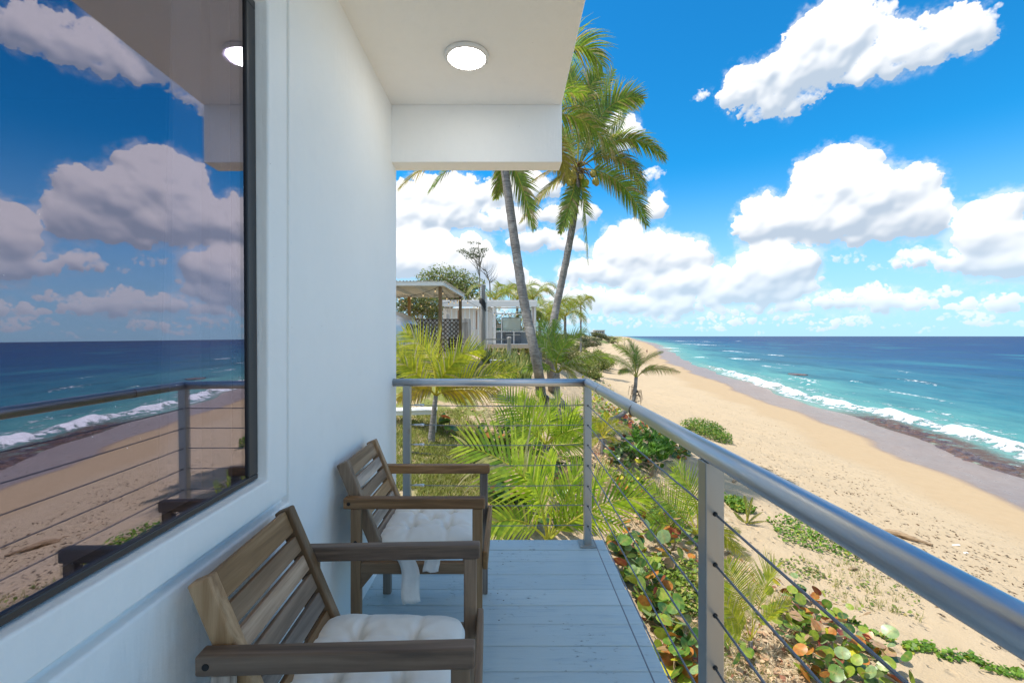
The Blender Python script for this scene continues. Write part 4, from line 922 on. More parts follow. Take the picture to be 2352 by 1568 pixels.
def build_small_palms():
    young = dict(lw=.36, n=34, roll=74, grav=.13, jit=.03, dead=.10, wid=.042, stalk=.20, rr=.021)
    Y1 = ((.24, .31, .03), (.62, .58, .05), (.52, .42, .28))
    G1 = ((.11, .25, .015), (.54, .66, .06), (.52, .40, .20))
    # yellowing young palm by the white bench
    Z = lambda zx, zy: (918.75 + .19919 * zx, 735 + .19919 * zy)
    def fr(mx, my, tx, ty, dy, **o): return Z(mx, my) + Z(tx, ty) + (dy, o)
    b = gp(989, 1014); d = b.y
    palm('yellowing young palm with dry grey leaf tips growing beside the white bench', b, (1001, 908), d, [
        fr(410, 600, 300, 330, -.9, lw=.42), fr(330, 420, 40, 130, .5), fr(440, 420, 480, 90, .7, lw=.4), fr(600, 480, 950, 335, .4), fr(780, 690, 1340, 600, -.3, grav=.5), fr(220, 650, -10, 470, -.3), fr(260, 800, -30, 930, -.5, grav=.8, dead=.4, cols=((.36, .25, .03), (.5, .38, .04), (.20, .12, .06))),
        fr(640, 800, 1130, 830, -.5, grav=.9, dead=.4, cols=((.36, .25, .03), (.5, .36, .04), (.16, .09, .05))), fr(520, 780, 760, 960, .5, grav=.8), fr(140, 560, -120, 300, .6), fr(500, 640, 700, 420, -.6)],
        None, .055, .045, 3, swell=.9, **dict(young, cols=Y1, lw=.38, n=25, wid=.046))
    # pale green palm behind the front railing, upper
    d = 9.0; b = gp(1258, 1085); d = b.y
    palm('young lime green palm standing behind the taller fronds beyond the front railing', b, (1253, 1020), d, [
        (1205, 962, 1148, 900, -.2), (1243, 958, 1238, 900, .4), (1290, 975, 1332, 922, .2), (1304, 990, 1362, 982, -.4), (1212, 985, 1140, 948, -.5), (1295, 1020, 1345, 1015, -.7, dict(grav=.6)), (1270, 965, 1290, 905, .6), (1225, 1000, 1180, 1010, .4), (1222, 960, 1195, 905, .6), (1262, 970, 1262, 912, -.3), (1285, 1000, 1330, 960, .5)],
        None, .06, .05, 4, swell=.5, **dict(young, cols=G1, lw=.44, n=17, wid=.050))
    b = gp(1262, 1300); d = b.y
    palm('lush young palm with long arching lime fronds right beyond the front railing', b, (1258, 1240), d, [
        (1206, 1100, 1058, 1022, -.5, dict(lw=.42, n=24, roll=66, wid=.055)), (1300, 1140, 1337, 1062, .3), (1270, 1120, 1262, 1040, .3, dict(lw=.34)), (1368, 1165, 1488, 1142, -.2), (1190, 1195, 1105, 1215, -.3, dict(grav=.5)), (1318, 1195, 1440, 1212, .2), (1232, 1130, 1190, 1050, .6), (1330, 1150, 1400, 1080, .7), (1240, 1150, 1215, 1085, -.4)],
        None, .06, .055, 5, swell=.4, **dict(young, cols=G1, lw=.40, n=20, wid=.050))
    # palm left of the near side post
    b = gp(1603, 1262); d = b.y
    palm('green young palm with upright feathery fronds close behind the side railing post', b, (1602, 1225), d, [
        (1592, 1135, 1545, 1085, 0), (1548, 1168, 1495, 1120, -.2), (1614, 1140, 1618, 1075, .2), (1644, 1215, 1695, 1268, -.3, dict(grav=.7, cols=Y1)), (1538, 1205, 1492, 1200, -.2), (1628, 1160, 1650, 1100, .3), (1575, 1150, 1560, 1060, .5)],
        None, .045, .04, 6, **dict(young, cols=G1, lw=.40, n=24, wid=.034))
    # seedling over the sea grapes
    b = gp(1724, 1500); d = b.y
    palm('knee high palm seedling with fan of yellow green fronds among the sea grapes', b, (1724, 1470), d, [
        (1729, 1400, 1717, 1350, -.1, dict(lw=.5, grav=.9, dead=.5)), (1752, 1365, 1780, 1303, .1, dict(lw=.5)), (1695, 1430, 1660, 1372, 0), (1697, 1375, 1668, 1285, .2, dict(lw=.42)), (1760, 1420, 1815, 1385, .2), (1690, 1455, 1645, 1440, -.1)],
        None, .025, .022, 7, **dict(young, cols=((.24, .34, .03), (.60, .60, .06), (.62, .54, .42)), lw=.46, n=28, wid=.023, stalk=.34, rr=.009))
    # small yellow palm among dry litter
    b = gp(1383, 1045); d = b.y
    palm('small bright yellow palm with drooping dried lower fronds on the sandy bank', b, (1385, 1005), d, [
        (1389, 975, 1399, 955, .1), (1412, 982, 1450, 988, -.2, dict(dead=.8, grav=1.1)), (1366, 1010, 1352, 1030, 0, dict(dead=.7, grav=1.1)), (1374, 980, 1358, 962, .1), (1400, 1005, 1425, 1015, -.2, dict(dead=.6, grav=1)), (1395, 985, 1420, 965, .3)],
        None, .045, .04, 8, **dict(young, cols=((.36, .40, .03), (.66, .58, .05), (.58, .50, .38)), lw=.36, n=26, wid=.026))
    # palm on the beach with the crawling trunk
    d = 14.4; tp = [gp(1238, 903) - Vector((0, 0, .05)), wp(1290, 930, 14.0), wp(1345, 968, 13.8), wp(1392, 968, 14.0), wp(1430, 950, 14.2), wp(1452, 925, 14.4), wp(1459, 890, 14.4), wp(1461, 866, 14.4)]
    Z3 = lambda zx, zy: (1267.9 + .20508 * zx, 716.6 + .20508 * zy)
    def f3(mx, my, tx, ty, dy, **o): return Z3(mx, my) + Z3(tx, ty) + (dy, o)
    root, C = palm('wind beaten palm over the beach, its crawling trunk bent along the bank', gp(1238, 903), (1461, 868), d, [
        f3(960, 520, 850, 310, .2), f3(880, 480, 680, 370, .3), f3(810, 570, 530, 480, -.3, grav=.8), f3(1020, 560, 1245, 445, .2), f3(1130, 630, 1430, 672, -.2, dead=.6, grav=1.0), f3(850, 650, 745, 690, -.4, dead=.4), f3(930, 560, 960, 380, .5), f3(1040, 640, 1130, 620, .6, dead=.5)],
        tp, .085, .052, 9, swell=.4, **dict(young, cols=OLD, lw=.26, n=46, roll=45, grav=.6, dead=.25, wid=.020, rr=.013))
    # skirt of dead leaf bases under the crown
    r = random.Random(4); m = MB(); o0 = root.location
    for i in range(46):
        k = r.random(); p = wp(1459, 895 + 55 * k - 8, 14.4) - o0; a = r.uniform(0, 6.28); ln = r.uniform(.12, .32)
        q = p + Vector((math.cos(a) * ln * .6, math.sin(a) * ln * .6, ln * .15)); e = q + Vector((math.cos(a) * .05, math.sin(a) * .05, -ln)); m.tube([p, q, e], [.014, .011, .004], 4, True, lerp3((.14, .09, .06), (.30, .22, .16), r.random()))
    m.build('dead_skirt', M_LITTER, root)
    # dry hanging stub below
    b = gp(1443, 990); root = thing('palm_stump', 'short shaggy brown palm stump below the crawling palm trunk', 'stump', b); m = MB()
    m.tube([(0, 0, -.1), (.02, 0, .25), (.03, 0, .52)], [.12, .10, .06], 10, True, (.22, .16, .11))
    for i in range(40):
        a = r.uniform(0, 6.28); z = r.uniform(.1, .55); m.tube([(.08 * math.cos(a), .08 * math.sin(a), z), (.16 * math.cos(a), .16 * math.sin(a), z - .05), (.17 * math.cos(a), .17 * math.sin(a), z - .3)], [.012, .01, .003], 4, True, lerp3((.14, .1, .07), (.32, .25, .18), r.random()))
    m.build('shaggy_bark', M_LITTER, root)
    # young palm against the slender trunk
    d = 13.6; b = gp(1281, 905)
    palm('dark green young palm spreading its fronds at the foot of the slender trunk', (wp(1281, 0, d).x, d, gz(wp(1281, 0, d).x, d)), (1280, 856), d, [
        (1257, 805, 1222, 772, -.3), (1290, 803, 1348, 757, -.2), (1340, 822, 1410, 830, -.3, dict(grav=.9, dead=.35, roll=30)), (1276, 790, 1272, 735, .2), (1242, 842, 1198, 852, -.3, dict(grav=.7)), (1310, 835, 1350, 850, -.4, dict(dead=.5, grav=.9)), (1265, 790, 1240, 735, .4), (1300, 845, 1330, 880, -.5, dict(dead=.7, grav=1))],
        None, .08, .07, 10, **dict(young, cols=((.09, .19, .03), (.25, .37, .05), (.48, .42, .33)), lw=.30, n=44, roll=55, grav=.45, wid=.026))
    # spiky sprout on the sand
    b = gp(1716, 1205); d = b.y
    palm('tiny stiff palm sprout at the edge of the sand past the side railing', b, (1716, 1200), d, [(1714, 1165, 1709, 1138, 0, dict(roll=90)), (1722, 1168, 1729, 1142, 0), (1730, 1190, 1752, 1175, .1, dict(dead=.8)), (1700, 1190, 1685, 1175, 0), (1730, 1200, 1762, 1196, 0, dict(dead=.8))],
        None, .02, .02, 11, **dict(young, cols=((.12, .19, .05), (.35, .40, .12), (.42, .34, .26)), lw=.16, n=18, wid=.03))
    b = gp(1640, 1268); d = b.y
    palm('low ragged palm with straw coloured drooping fronds at the foot of the post', b, (1648, 1258), d, [(1672, 1225, 1700, 1222, 0, dict(dead=.5)), (1662, 1245, 1712, 1262, .1), (1690, 1260, 1725, 1300, -.1, dict(dead=.6)), (1630, 1230, 1610, 1250, -.2)],
        None, .025, .02, 12, **dict(young, cols=((.20, .26, .05), (.42, .42, .12), (.5, .43, .33)), lw=.34, n=24, wid=.018, grav=.8))
build_small_palms()

# ------------------------------------------------------------------ sea grapes: round leathery leaves
LEAFCOL = {'green': (.11, .22, .035), 'deep': (.045, .115, .032), 'lime': (.27, .36, .045), 'yellow': (.58, .54, .04), 'orange': (.52, .20, .045), 'red': (.30, .065, .045), 'tan': (.45, .28, .17), 'pale': (.26, .37, .17)}
def grape_leaf(cname, seed):
    r = random.Random(seed); n = 14; m = MB(); col = LEAFCOL[cname]; V = [(0.5, 0, .0)]; C = [lerp3(col, (.5, .35, .12), .22)]; ex = r.uniform(.02, .16)
    def cup(x, y): return ex * (abs(y) ** 1.5) * 1.6 - .10 * (x - .3) ** 2 + .03 * math.sin(x * 9 + seed) * abs(y)
    for rad in (.26, .48):
        for k in range(n):
            a = 2 * math.pi * k / n; rr = rad * (1 + .05 * math.sin(2 * a + seed) - .10 * math.exp(-((a - math.pi) / .35) ** 2)); x, y = .5 + rr * math.cos(a) * .98, rr * math.sin(a) * 1.04
            V.append((x, y, cup(x, y))); C.append(lerp3(col, LEAFCOL['lime'], .35) if k in (0, n // 2) else lerp3(col, (col[0] * .75, col[1] * .75, col[2] * .75), r.random()))
    V[0] = (.5, 0, cup(.5, 0)); Fs = [(0, 1 + k, 1 + (k + 1) % n) for k in range(n)] + [(1 + k, 1 + n + k, 1 + n + (k + 1) % n, 1 + (k + 1) % n) for k in range(n)]
    m.add(V, Fs, C)
    # midrib, slightly proud
    rib = lerp3((.42, .16, .08), col, .35) if cname != 'yellow' else (.5, .38, .1)
    m.add([(0, -.012, .012), (0, .012, .012), (.5, -.009, cup(.5, 0) + .006), (.5, .009, cup(.5, 0) + .006), (.93, 0, cup(.93, 0) + .005)], [(0, 2, 3, 1), (2, 4, 3)], rib)
    for k, s in ((.3, 1), (.3, -1), (.52, 1), (.52, -1), (.7, 1), (.7, -1)):
        e = (k + .2, s * .33 * (1 - abs(k - .45))); m.add([(k - .008, 0, cup(k, 0) + .006), (k + .010, 0, cup(k, 0) + .006), (e[0], e[1], cup(*e) + .005)], [(0, 1, 2) if s > 0 else (1, 0, 2)], lerp3(rib, LEAFCOL['lime'], .5))
    m.tube([(-.16, 0, -.03), (0, 0, .004)], .016, 4, True, (.30, .12, .05))
    return m.mesh('leaf', M_GRAPE, True)
M_GRAPE = m_leaf('sea_grape_leaf', .34, .25, var=.18, scale=20)
GRAPE = {c: [grape_leaf(c, i * 7 + 3) for i in range(3)] for c in LEAFCOL}
MIX_A = ['green'] * 5 + ['deep'] * 3 + ['lime'] * 4 + ['pale'] * 3 + ['yellow', 'orange', 'orange', 'red', 'tan']
MIX_B = ['deep'] * 6 + ['green'] * 4 + ['red'] * 4 + ['orange'] * 2 + ['lime']
MIX_C = ['green'] * 5 + ['orange'] * 2 + ['lime'] * 4 + ['deep'] * 2 + ['yellow'] + ['red'] * 2 + ['pale'] * 2 + ['tan'] * 2
M_STEM = m_plain('woody_stem', (.30, .22, .13), .8, var=.3, scale=14)
def sea_grape(label, poly, n, size, height, mix, seed, stems=5):
    r = random.Random(seed); pts = gp_many(in_poly(poly, n, r)); c = sum(pts, Vector()) / n; c.z = gz(c.x, c.y)
    root = thing('sea_grape', label, 'shrub', c, 'sea grape shrubs on the bank')
    sm = MB(); anch = []
    for k in range(stems):
        e = r.choice(pts); e = Vector((e.x, e.y, gz(e.x, e.y) + height * r.uniform(.4, .9))); mid = c.lerp(e, .5) + Vector((r.uniform(-.1, .1), r.uniform(-.1, .1), 0)); mid.z = max(gz(mid.x, mid.y) + .03, mid.z * .5 + e.z * .5 - .1)
        path = smooth_path([c - c - Vector((0, 0, .05)), mid - c, e - c], 9); sm.tube(path, [.016 * (1 - .6 * i / 8) * (size / .17) for i in range(9)], 6)
    sm.build('stem', M_STEM, root)
    for p in pts:
        z = gz(p.x, p.y); h = height * r.random() ** 1.3 + .03
        o = bpy.data.objects.new('leaf', r.choice(GRAPE[r.choice(mix)])); link(o, root); s = size * r.uniform(.65, 1.2)
        o.location = Vector((p.x, p.y, z + h)) - c; o.scale = (s, s * r.uniform(.92, 1.1), s)
        o.rotation_euler = (r.gauss(0, .55) + (.25), r.gauss(-.25, .5), r.uniform(0, 6.28))
    return root
def build_grapes():
    sea_grape('big leaved sea grape crowding the edge of the blue deck', [(1395, 1245), (1450, 1265), (1500, 1360), (1570, 1490), (1610, 1568), (1560, 1575), (1470, 1420), (1410, 1310)], 210, .21, .55, MIX_A, 1, 7)
    sea_grape('sea grape with long yellow green stalk between deck and side post', [(1470, 1215), (1590, 1230), (1605, 1290), (1530, 1320), (1450, 1280)], 62, .22, .55, MIX_A, 2, 4)
    sea_grape('orange and green sea grape patch spreading over sand below the side railing', [(1750, 1390), (1860, 1370), (1930, 1420), (2010, 1490), (2100, 1575), (1880, 1600), (1800, 1500)], 230, .185, .42, MIX_C, 3, 8)
    sea_grape('dark red leaved sea grape thicket above the open beach', [(1495, 1000), (1530, 1010), (1585, 1045), (1575, 1062), (1500, 1045)], 250, .17, .6, MIX_B, 4, 6)
    sea_grape('red and green sea grape thicket beside the shaggy palm stump', [(1420, 985), (1470, 975), (1505, 1000), (1500, 1040), (1440, 1030)], 250, .17, .6, MIX_B, 24, 6)
    sea_grape('deep green sea grape thicket just under the red leaved one', [(1395, 1030), (1470, 1035), (1550, 1060), (1545, 1085), (1470, 1085), (1400, 1075)], 260, .18, .55, ['deep'] * 5 + ['green'] * 4 + ['pale', 'red', 'lime'], 5, 6)
    sea_grape('straggling sea grape sprig with few yellow and orange leaves on dry litter', [(1405, 1090), (1470, 1085), (1480, 1150), (1420, 1150)], 40, .16, .35, ['lime', 'green', 'yellow', 'pale', 'orange'], 6, 3)
    sea_grape('upright sea grape sprig with large round leaves beside the yellowing palm', [(1005, 985), (1055, 985), (1058, 1015), (1008, 1015)], 11, .27, .5, ['deep', 'green', 'lime', 'deep', 'red'], 7, 3)
    sea_grape('dark sea grape in shade under the long lime fronds', [(1122, 1150), (1200, 1130), (1215, 1230), (1130, 1240)], 85, .25, .6, ['deep', 'deep', 'green', 'deep', 'tan'], 8, 4)
    sea_grape('sea grape sprig among litter by the front corner post', [(1085, 1010), (1190, 1000), (1210, 1040), (1100, 1050)], 60, .22, .4, ['deep', 'green', 'deep', 'lime', 'orange'], 9, 3)
    sea_grape('mixed sea grape patch under the fan of the feathery palm', [(1440, 1160), (1560, 1190), (1590, 1240), (1480, 1225)], 70, .17, .35, MIX_A, 10, 4)
    sea_grape('light green sea grape fringe below the crawling palm trunk', [(1370, 930), (1440, 950), (1450, 985), (1385, 990)], 200, .15, .35, ['lime', 'green', 'green', 'pale', 'red', 'orange', 'yellow'], 11, 4)
    sea_grape('shaded sea grape layer beneath the lush palm by the front corner post', [(1230, 1070), (1340, 1050), (1350, 1225), (1230, 1230)], 90, .22, .4, ['deep', 'green', 'deep', 'green', 'lime', 'tan'], 15, 4)
    sea_grape('thin row of sea grape leaves hugging the deck foot', [(1510, 1480), (1560, 1500), (1630, 1640), (1560, 1640)], 26, .21, .5, MIX_A, 12, 3)
    sea_grape('low sea grape runner beside the palm seedling', [(1620, 1330), (1680, 1350), (1720, 1540), (1650, 1570)], 22, .17, .2, MIX_C, 13, 3)
    sea_grape('small leaved sea grape on the slope behind the young dark green palm', [(1340, 850), (1400, 880), (1410, 930), (1340, 930)], 170, .15, .3, ['lime', 'green', 'green', 'pale', 'yellow', 'tan'], 14, 4)
build_grapes()

# ------------------------------------------------------------------ leaf clouds for shrubs, creepers, grasses
def cards(P, size, r, nrm_up=.4, asp=1.8, cols=((.05, .1, .02), (.15, .2, .05)), tri=False):
    """many small folded leaves at points P"""
    P = np.asarray(P, float); n = len(P)
    a = r.normal(size=(n, 3)); a /= np.linalg.norm(a, axis=1)[:, None]
    up = np.array([0, 0, 1.0]) * nrm_up; nn = r.normal(size=(n, 3)) * .6 + up; nn /= np.linalg.norm(nn, axis=1)[:, None]
    a = a - nn * (a * nn).sum(1)[:, None]; a /= np.linalg.norm(a, axis=1)[:, None] + 1e-9; b = np.cross(nn, a)
    s = size * r.uniform(.55, 1.25, size=(n, 1)); w = s / asp
    v = np.stack([P - a * s * .5, P + b * w * .5 + nn * s * .08, P + a * s * .5, P - b * w * .5 + nn * s * .08], 1).reshape(-1, 3)
    f = np.arange(4 * n).reshape(n, 4); k = r.random((n, 1)); c = np.array(cols[0]) * (1 - k) + np.array(cols[1]) * k
    if len(cols) > 2:
        m = r.random((n, 1)) < .10; c = np.where(m, np.array(cols[2]), c)
    return v, f, np.repeat(c, 4, axis=0)
def blades(P, h, w, r, cols, lean=.35, seg=3):
    """upright tapering blades"""
    P = np.asarray(P, float); n = len(P); H = h * r.uniform(.45, 1.15, size=(n, 1)); W = w * r.uniform(.7, 1.2, size=(n, 1)); an = r.uniform(0, 6.28, size=n)
    la = r.uniform(0, 6.28, size=n); ln = np.stack([np.cos(la), np.sin(la), np.zeros(n)], 1) * lean * r.uniform(.2, 1, size=(n, 1)); sd = np.stack([np.cos(an), np.sin(an), np.zeros(n)], 1)
    V = []; 
    for j in range(seg + 1):
        k = j / seg; c = P + np.array([0, 0, 1.0]) * H * k * (1 - .12 * k) + ln * H * k ** 2; ww = W * (1 - k ** 2.2) * .5 + .001; V += [c - sd * ww, c + sd * ww]
    V = np.stack(V, 1).reshape(-1, 3); m = 2 * (seg + 1)
    f = np.concatenate([np.stack([np.arange(n) * m + 2 * j + q for q in (0, 1, 3, 2)], 1) for j in range(seg)]); k = r.random((n, 1)); c = np.array(cols[0]) * (1 - k) + np.array(cols[1]) * k
    if len(cols) > 2: c = np.where(r.random((n, 1)) < .15, np.array(cols[2]), c)
    return V, f, np.repeat(c, m, axis=0)
def mk(name, parts, mat, parent=None, loc=None, smooth=False):
    V = []; Fq = []; C = []; b = 0
    for v, f, c in parts: V.append(v); Fq.append(f + b); C.append(c); b += len(v)
    V = np.vstack(V)
    if loc is not None: V = V - np.array(loc)
    o = bpy.data.objects.new(name, np_mesh(name, V, np.vstack(Fq), mat, np.vstack(C), smooth)); link(o, parent)
    if loc is not None and parent is None: o.location = loc
    return o
def ground_pts(poly, n, seed):
    r = random.Random(seed); return gp_batch(in_poly(poly, n, r))
def ellipsoid_pts(c, rad, n, r, shell=.45):
    v = r.normal(size=(n, 3)); v /= np.linalg.norm(v, axis=1)[:, None]; k = (shell + (1 - shell) * r.random((n, 1))) ; lump = 1 + .22 * np.sin(v[:, :1] * 5 + c[0]) * np.sin(v[:, 1:2] * 6 + c[1]) + .15 * np.sin(v[:, 2:] * 9 + c[2])
    return np.array(c) + v * k * lump * np.array(rad)
def build_cover():
    r = np.random.default_rng(4)
    # creeping beach morning glory
    def creeper(name, label, polys, n, size, h, seed, cols=((.06, .15, .015), (.20, .33, .03), (.35, .36, .05))):
        P = np.vstack([ground_pts(p, n // len(polys), seed + i) for i, p in enumerate(polys)]); P[:, 2] += h * r.random(len(P)) + .01
        o = mk(name, [cards(P, size, r, 1.2, 1.15, cols)], M_LEAF); tag(o, label, 'creeper', kind='stuff'); return o
    creeper('beach_morning_glory', 'bright green beach morning glory mat creeping over the sand', [[(1760, 1195), (1830, 1190), (1900, 1225), (1990, 1285), (2000, 1300), (1900, 1275), (1800, 1250)], [(1650, 1140), (1700, 1150), (1740, 1180), (1690, 1180)]], 1500, .085, .16, 3)
    creeper('creeper_mound', 'green creeper mound lying out on the open beach', [[(1560, 985), (1600, 975), (1645, 985), (1685, 1022), (1660, 1020), (1600, 1000)]], 2600, .10, .45, 7, ((.05, .13, .012), (.17, .26, .03), (.30, .30, .06)))
    creeper('creeper_runner', 'long thin runner of green creeper leaves crossing the sand', [[(2070, 1480), (2140, 1475), (2150, 1500), (2080, 1500)], [(2140, 1490), (2250, 1505), (2260, 1530), (2150, 1515)], [(2240, 1515), (2352, 1545), (2360, 1568), (2250, 1540)], [(1900, 1400), (2060, 1475), (2060, 1482), (1900, 1410)]], 420, .085, .06, 11)
    creeper('bank_creeper', 'light green ground cover carpeting the bank below the palms', [[(1335, 880), (1430, 925), (1450, 990), (1380, 1010), (1340, 950)], [(1400, 1085), (1480, 1095), (1570, 1175), (1490, 1200), (1410, 1150)], [(1080, 1030), (1200, 1010), (1330, 1060), (1200, 1090)], [(1470, 1290), (1600, 1300), (1640, 1420), (1540, 1420)]], 4200, .085, .14, 27, ((.09, .17, .025), (.30, .38, .06), (.42, .36, .12)))
    creeper('beach_weeds', 'scattered low weeds dotting the sand below the side railing', [[(1850, 1290), (1990, 1290), (2110, 1350), (2120, 1420), (1990, 1410), (1880, 1370)], [(1770, 1290), (1850, 1280), (1900, 1330), (1830, 1340)]], 300, .07, .07, 17, ((.10, .16, .03), (.25, .30, .07), (.3, .25, .1)))
    P = ground_pts([(1840, 1270), (2000, 1290), (2120, 1350), (2110, 1430), (1960, 1400), (1870, 1360)], 90, 5); P = np.repeat(P, 7, axis=0) + r.normal(size=(630, 3)) * np.array([.035, .035, 0])
    tag(mk('sand_grass', [blades(P, .13, .006, r, ((.20, .24, .06), (.40, .36, .14)), .7)], M_LEAF), 'thin tufts of wiry grass scattered on the sand', 'grass', kind='stuff')
    # lawn by the bench
    P = np.vstack([ground_pts([(905, 950), (1060, 940), (1120, 1010), (1100, 1100), (905, 1130)], 11000, 2), ground_pts([(1000, 1030), (1130, 1040), (1130, 1180), (940, 1180)], 9000, 21), ground_pts([(1090, 835), (1140, 838), (1190, 880), (1060, 880)], 2500, 22)])
    tag(mk('lawn_grass', [blades(P, .10, .012, r, ((.16, .20, .04), (.36, .37, .11), (.50, .42, .22)), .9, 2)], M_LEAF), 'short dry green grass of the neighbouring lawn', 'grass', kind='stuff')
    # straw and leaf litter on the bank
    polys = [[(1060, 940), (1240, 900), (1350, 950), (1400, 1060), (1250, 1060), (1080, 1030)], [(1340, 900), (1420, 940), (1400, 1130), (1360, 1160)], [(1390, 1040), (1600, 1110), (1640, 1230), (1420, 1230)], [(1400, 1230), (1600, 1260), (1700, 1560), (1560, 1600)], [(1640, 1250), (1780, 1330), (1960, 1568), (1700, 1568)]]
    P = np.vstack([ground_pts(p, 2300, 40 + i) for i, p in enumerate(polys)]); P[:, 2] += .03 * r.random(len(P)) + .008
    a = cards(P, .14, r, 1.6, 14, ((.40, .29, .18), (.68, .57, .41), (.24, .15, .09)))
    P2 = P[r.random(len(P)) < .16]; b = cards(P2 + np.array([0, 0, .02]), .10, r, 1.4, 1.5, ((.40, .22, .12), (.60, .44, .29), (.30, .13, .08)))
    tag(mk('leaf_litter', [a, b], M_LITTER), 'dry straw and fallen brown leaves covering the bank', 'litter', kind='stuff')
    P = np.vstack([ground_pts([(1470, 1290), (1600, 1330), (1640, 1560), (1560, 1560)], 2600, 61), ground_pts([(1640, 1380), (1720, 1400), (1780, 1568), (1660, 1568)], 1200, 62), ground_pts([(1430, 1120), (1600, 1180), (1600, 1240), (1440, 1200)], 900, 63)])
    tag(mk('bank_grass', [blades(P, .09, .007, r, ((.22, .24, .07), (.45, .40, .18)), 1.0, 2)], M_LEAF), 'fine bleached grass growing through the litter beside the deck', 'grass', kind='stuff')
    # scraps of weed and wood along the strand line
    polys = [[(1560, 870), (1640, 900), (1760, 960), (1900, 1050), (2100, 1170), (2352, 1290), (2352, 1400), (2000, 1230), (1800, 1110), (1600, 980)], [(1650, 1030), (1800, 1080), (2000, 1200), (2352, 1420), (2352, 1530), (2000, 1330), (1800, 1200)]]
    P = np.vstack([ground_pts(polys[0], 230, 71), ground_pts(polys[1], 70, 72)]); q = np.repeat(P, 3, axis=0) + r.normal(size=(len(P) * 3, 3)) * np.array([.20, .20, .0]); q[:, 2] = np.array([gz(x, y) for x, y in q[:, :2]]) + .008
    tag(mk('seaweed_scraps', [cards(q, .11, r, 2.2, 3.2, ((.06, .035, .018), (.20, .12, .06)))], M_LITTER), 'dark dry seaweed scraps strewn along the beach', 'seaweed', kind='stuff')
build_cover()
def build_bright_shrub():
    b = gp(1500, 1095); r = np.random.default_rng(8); root = thing('leafy_shrub', 'bright green shrub with narrow upright leaves beside the sea grape thicket', 'shrub', b)
    parts = []
    for i in range(70):
        px, py = 1455 + 90 * r.random(), 1030 + 55 * r.random(); g = gp(px, py); c = np.array([g.x, g.y, g.z + .35 + .25 * r.random()])
        P = np.repeat(c[None], 16, 0) + r.normal(size=(16, 3)) * .02; parts.append(blades(P, .22, .045, r, ((.07, .19, .02), (.20, .38, .05)), 1.6, 3))
    mk('foliage', parts, M_LEAF, root, tuple(b))
    m = MB()
    for i in range(9): m.tube([(0, 0, -.1), (random.uniform(-.3, .3), random.uniform(-.3, .3), .3), (random.uniform(-.7, .5), random.uniform(-.5, .5), .5)], [.014, .010, .005], 5)
    m.build('stem', M_STEM, root)
build_bright_shrub()
def build_driftwood():
    t = NT('driftwood'); v = t.map((2, 18, 18)); n1 = t.noise(v, 2, 6, .7); t.P(Base_Color=t.ramp(n1, [(.3, (.12, .075, .04)), (.55, (.36, .25, .15)), (.75, (.52, .41, .28))]), Roughness=.9); t.bump(n1, .8, .02)
    b = gp(2082, 1238); root = thing('driftwood', 'bleached brown driftwood log half buried in open sand', 'driftwood', b, None, R(-40)); m = MB()
    m.tube(smooth_path([(-.48, 0, .06), (-.2, .03, .10), (.15, -.02, .06), (.52, .05, -.02)], 16), [.03 + .055 * math.sin(math.pi * min(1, (i + 2) / 14)) for i in range(16)], 9)
    rj = random.Random(3); m.v = [(x, y + rj.uniform(-.012, .012), z + rj.uniform(-.012, .012)) for x, y, z in m.v]; m.build('log', t.m, root, smooth=True)
    n = MB(); n.tube(smooth_path([(-.42, .02, .07), (-.55, .08, .13), (-.63, .16, .11)], 6), [.03, .025, .02, .017, .012, .006], 6); n.build('branch', t.m, root, smooth=True)
    for (px, py, lab, L, rz) in ((1962, 1310, 'short splintered wood chunk lying among beach weeds', .22, .2), (1690, 1105, 'weathered grey stick lying at the thicket edge', .5, .8)):
        b = gp(px, py); k = MB(); k.tube(smooth_path([(-L / 2, 0, .03), (0, .02, .04), (L / 2, 0, .02)], 8), [.03, .034, .036, .033, .03, .028, .02, .008], 7)
        o = k.build('driftwood', t.m, None, smooth=True); o.location = b; o.rotation_euler = (0, 0, rz); tag(o, lab, 'driftwood')
    wm = m_plain('bleached_plastic', (.78, .78, .76), .4, var=.05)
    for (px, py, lab) in ((2195, 1252, 'flat white plastic scrap lying on open sand by the driftwood'), (2218, 1270, 'tiny white plastic chip near the flat scrap')):
        b = gp(px, py); L = .10 if px < 2200 else .05; o = MB().add([(-L, -.02, .004), (L, -.03, .012), (L * 1.1, .02, .02), (-L * .8, .03, .008), (-L, -.02, .008), (L, -.03, .016), (L * 1.1, .02, .024), (-L * .8, .03, .012)], [(3, 2, 1, 0), (4, 5, 6, 7), (0, 1, 5, 4), (1, 2, 6, 5), (2, 3, 7, 6), (3, 0, 4, 7)]).build('plastic_scrap', wm); o.location = b; tag(o, lab, 'litter')
    # dry twiggy bush behind the front railing
    b = gp(1150, 985); root = thing('dry_bush', 'bare twiggy grey bush on the bank beyond the front railing', 'bush', b); m = MB(); rr = random.Random(8)
    for i in range(26):
        a = rr.uniform(0, 6.28); L = rr.uniform(.3, .8); p1 = Vector((math.cos(a) * L * .4, math.sin(a) * L * .3, L * .35)); p2 = Vector((math.cos(a + .4) * L, math.sin(a + .3) * L * .6, L * rr.uniform(.2, .8)))
        m.tube(smooth_path([(0, 0, -.05), p1, p2], 6), [.012, .010, .009, .007, .005, .002], 4, True, lerp3((.28, .20, .13), (.48, .38, .27), rr.random()))
        p3 = p1.lerp(p2, .5); p4 = p3 + Vector((rr.uniform(-.2, .2), rr.uniform(-.2, .2), rr.uniform(.05, .25))); m.tube([p3, p4], [.005, .002], 4, True, (.42, .33, .24))
    m.build('twigs', M_LITTER, root)
build_driftwood()

